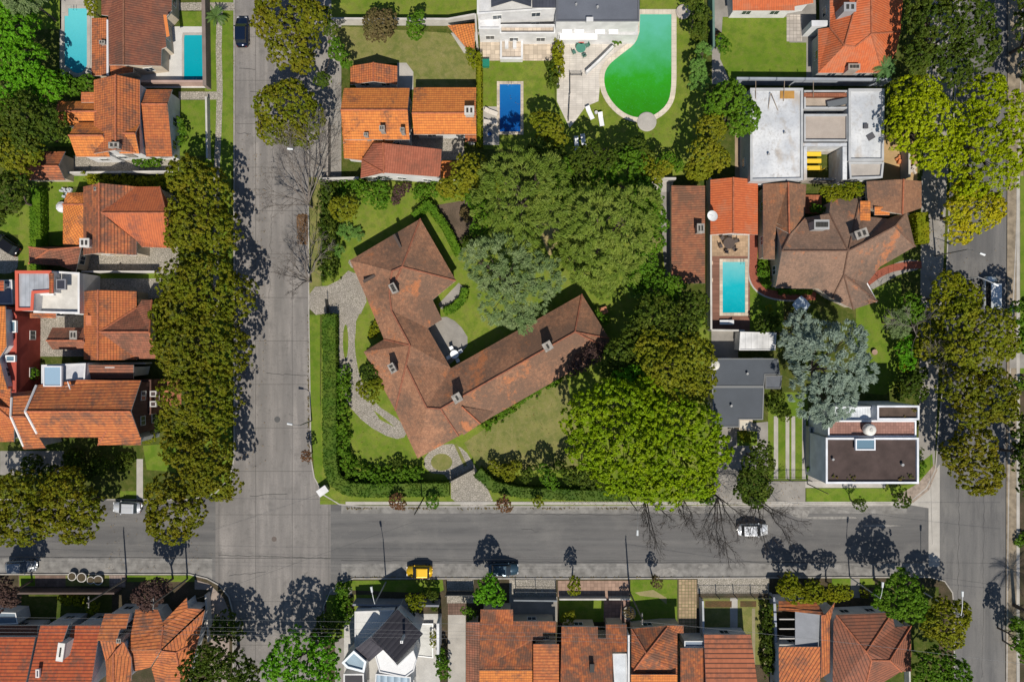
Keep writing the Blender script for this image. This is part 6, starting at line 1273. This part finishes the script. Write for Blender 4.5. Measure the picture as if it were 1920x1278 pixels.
for i, (x, y) in enumerate(((1333, 493), (1333, 525))): 
    c = W(x, y, .5); chair(['tan deck chair nearer the north end of the narrow pool', 'tan deck chair halfway along the narrow pool'][i], c[0], c[1], GZ, 180, (.5, .35, .25))
lounger('grey lounger on the dark deck south of the narrow pool', 1362, 604, 0)
parasol('pale star-shaped parasol right of the brick path', 1505, 571, 2.4, 1.25, (.5, .56, .6))
mb = MB(); q = W(911, 118, .8); mb.box((q[0], q[1], GZ), (.9, .9, .75)); mb.box((q[0], q[1], GZ+.75), (1.0, 1.0, .06)); simple('compost_bin', 'small teal green bin on the lawn beside the hedge', 'bin', mb, flatm((.01, .17, .11), .5))
mb = MB(); q = W(1132, 582, .7); mb.box((q[0], q[1], GZ), (.9, .8, .5), R(20)); mb.box((q[0], q[1], GZ+.5), (1.05, .95, .06), R(20)); simple('brick_stand', 'small terracotta stand on the lawn beyond the long wing', 'stand', mb, plain((.4, .17, .09)))
q = [W(x, y, .35) for x, y in ell(1125, 286, 17, 6, 20)]; a_ = R(22); mb = MB(); c = q[0]; cx, cy = W(1127, 285)[:2]; mb.prism([(cx+(p[0]-cx)*math.cos(a_)-(p[1]-cy)*math.sin(a_), cy+(p[0]-cx)*math.sin(a_)+(p[1]-cy)*math.cos(a_)) for p in q], GZ, .4); simple('upturned_canoe', 'long reddish canoe shape lying in the shade on the lawn', 'canoe', mb, plain((.2, .09, .07)))
c = W(1281, 22, .4); mb = MB(); mb.lathe((c[0], c[1], GZ), [(1.0, 0), (1.0, .3), (.8, .32), (.7, .2)], 22); simple('round_bed', 'round stone ringed bed at the top of the pool lawn', 'garden bed', mb, plain((.38, .34, .3)))
c = W(1179, 1148, .2); mb = MB(); mb.lathe((c[0], c[1], GZ), [(.95, 0), (.95, .25), (.8, .25), (.8, .1)], 22); simple('round_bed', 'round stone ringed bed at the foot of the tall wooden pole', 'garden bed', mb, plain((.3, .27, .23)))
for i, (x, y, lb) in enumerate(((120, 362, 'grey patio rack beside the terracotta house lawn'), (1696, 300, 'stack of orange roof tiles east of the concrete building'), (1705, 318, 'pile of pale rubble by the site wall'))):
    c = W(x, y, .5); t = MB(); rr = random.Random(i)
    for j in range(14): t.box((c[0]+rr.uniform(-.9, .9), c[1]+rr.uniform(-.6, .6), GZ+.002*j), (rr.uniform(.3, .7), rr.uniform(.2, .4), rr.uniform(.1, .45)), rr.uniform(0, 3))
    simple(['patio_rack', 'tile_stack', 'rubble_pile'][i], lb, ['rack', 'tile stack', 'rubble'][i], t, plain([(.4, .42, .45), (.5, .18, .07), (.5, .45, .4)][i]))
dish(None, 108, 385, 1.2, .9, 150, 'crumpled white garden cover beside the terracotta house') if 0 else None
c = W(112, 387, .9); mb = MB(); mb.lathe((c[0], c[1], GZ), [(.8, 0), (.75, .5), (.3, .8), (.1, .82)], 9); simple('covered_furniture', 'crumpled white furniture cover on the lawn beside the terracotta house', 'furniture cover', mb, plain((.6, .6, .64), .8, .2, 3))
for i, (x, y, w_, d_, c_) in enumerate(((1640, 660, .8, .6, (.3, .2, .15)), (1118, 211, .5, .5, (.5, .5, .5)), (1108, 127, .5, .5, (.2, .1, .05)), (918, 251, .6, .6, (.03, .1, .3)))):
    c = W(x, y, .5); mb = MB(); mb.lathe((c[0], c[1], GZ), [(w_*.35, 0), (w_*.5, .35), (w_*.5, .42), (w_*.4, .4)], 12); simple('garden_pot', ['brown pot with stones on the long lawn', 'grey pot beside the first white lounger', 'dark pot by the sloping terrace wall', 'small blue pot left of the deep blue pool'][i], 'pot', mb, plain(c_))

# weeds and fallen leaves along the kerbs
def scatter(name, label, pts_, size, mat, nper=5, rad=.12): tag(leafmesh(name, pts_, rad, [(0, 0, 1)]*len(pts_), nper, size, mat), label, name.replace('_', ' '), kind='stuff')
WD = leafmat((.10, .10, .02), (.2, .15, .04), (.25, .16, .06), .3); PL_ = []
for _ in range(420):
    x = rng.uniform(650, 1180); PL_.append((*W(x, 952.5+rng.normal()*1.2, 0)[:2], .04)) if rng.random() < .5+.5*math.sin(x*.05) else None
for _ in range(160): PL_.append((*W(579+rng.normal()*.8, rng.uniform(590, 870), 0)[:2], .04))
for _ in range(160): PL_.append((*W(438.5+rng.normal()*.8, rng.uniform(0, 250), 0)[:2], .04))
for _ in range(200): PL_.append((*W(rng.uniform(660, 1740), 1081.5+rng.normal()*.6, 0)[:2], .03))
scatter('kerb_weeds', 'thin line of dry weeds growing along the street kerbs', PL_, .12, WD)
FL = []
for (x0, y0, x1, y1, n_, z_) in ((440, 250, 500, 880, 260, 0), (604, 640, 660, 900, 60, GZ), (1330, 890, 1500, 948, 120, GZ), (1050, 930, 1330, 948, 160, GZ), (1740, 340, 1780, 560, 160, GZ), (1780, 450, 1880, 700, 120, 0), (560, 100, 640, 330, 90, GZ), (200, 940, 400, 1070, 90, 0), (870, 700, 1080, 870, 90, GZ), (650, 700, 780, 880, 50, GZ), (906, 110, 1030, 270, 40, GZ), (1130, 240, 1290, 330, 70, GZ)):
    for _ in range(n_): FL.append((*W(rng.uniform(x0, x1), rng.uniform(y0, y1), z_)[:2], z_+.03))
scatter('fallen_leaves', 'scattered single fallen leaves on streets, verges and lawns', FL, .13, leafmat((.22, .13, .04), (.32, .22, .06), (.18, .1, .04), .3), 2, .3)

# tar-filled cracks and seams
TAR = flatm((.035, .034, .034), .7); rr = random.Random(11)
def crack(x0, y0, x1, y1, w_=.8, jit=3):
    n = max(4, int(math.hypot(x1-x0, y1-y0)/9)); pts = [(x0+(x1-x0)*i/n+rr.uniform(-jit, jit)*.5, y0+(y1-y0)*i/n+rr.uniform(-jit, jit)*.5) for i in range(n+1)]
    strip('road_crack', pts, w_, 6, TAR, base=0)
for a in ((448, 128, 478, 130), (446, 250, 470, 251), (470, 174, 560, 176, .7, 4), (500, 700, 575, 704), (470, 930, 540, 925), (410, 1040, 620, 1046, 1., 2), (430, 1078, 500, 1072), (512, 260, 505, 560, .5, 5), (640, 1050, 1180, 1054, .9, 1.5), (1180, 1054, 1735, 1053, .9, 1.5), (-40, 1043, 398, 1046, .9, 1.5), (1300, 975, 1345, 972), (980, 990, 1010, 996, .6, 5), (1800, 700, 1796, 1200, .6, 4), (1845, 930, 1842, 1270, .5, 3), (900, 962, 1250, 966, .5, 3)): crack(*a)
for x, y, a, b in ((1250, 1072, 22, 8), (1065, 1070, 16, 4), (1320, 1062, 10, 4), (1560, 970, 60, 2.5), (1650, 985, 40, 2), (60, 1060, 12, 6), (205, 1062, 10, 6), (1070, 954, 14, 4), (1500, 960, 22, 8)):
    sheet('road_patch', [(x+u*(1+rr.uniform(-.25, .25)), y+v*(1+rr.uniform(-.3, .3))) for u, v in [(a*math.cos(t*.5236), b*math.sin(t*.5236)) for t in range(12)]], 5, plain((.22, .21, .195), .9, .3, 2.5), base=0)
for lb, ln in (('black railing down the left side of the white terrace steps', [(1067, 185), (1065, 228)]), ('black railing round the corner of the white terrace', [(1090, 142), (1068, 142), (1068, 178)])): fence(lb, ln, .95, 1.5, cat='railing')
for i, (x, y, z, w_) in enumerate(((1440, 290, 4.25, .3), (1470, 250, 4.25, .25), (1560, 860, 6.25, .3), (1690, 870, 6.25, .35), (1120, 15, 6.25, .3), (1080, 10, 6.25, .25), (1370, 760, 3.05, .3), (1400, 700, 3.25, .3))):
    c = W(x, y, z); mb = MB(); mb.lathe((c[0], c[1], z-.03), [(w_*.4, 0), (w_*.4, .35), (w_*.6, .38), (w_*.5, .45)], 10)
    simple('vent_pipe', ['small vent pipe on the left slab of the raw concrete building, lower one', 'small vent pipe on the left slab of the raw concrete building, upper one', 'vent pipe at the left of the brown terrace roof', 'vent pipe at the right of the brown terrace roof', 'vent pipe near the middle of the slate-grey pool house roof', 'vent pipe at the left of the slate-grey pool house roof', 'vent pipe on the lower half of the dark slate roof', 'vent pipe on the upper half of the dark slate roof'][i], 'vent pipe', mb, flatm((.3, .3, .3), .5), 'roof vent pipes')
for k_, (x, y) in enumerate(((1565, 893), (1600, 895), (1705, 892), (1688, 897), (1712, 770), (1700, 783))):
    c = W(x, y, 6.2 if y > 800 else 6.9)
    t = MB(); C_ = [(c[0]+rng.normal()*.25, c[1]+rng.normal()*.15, c[2]+.1) for _ in range(9)]
    tag(leafmesh('roof_plant', C_, .14, [(0, 0, 1)]*9, 14, .14, leafmat((.07, .10, .02), (.14, .15, .03), (.25, .12, .04), .4)), ['small weeds at the left front edge of the brown roof', 'second tuft of weeds along the front edge of the brown roof', 'reddish weeds in the right front corner of the brown roof', 'weeds just left of the right front corner of the brown roof', 'weeds in the upper right box of the modern roof', 'weeds low in the upper right box of the modern roof'][k_], 'roof plant', 'weeds on the modern roof')
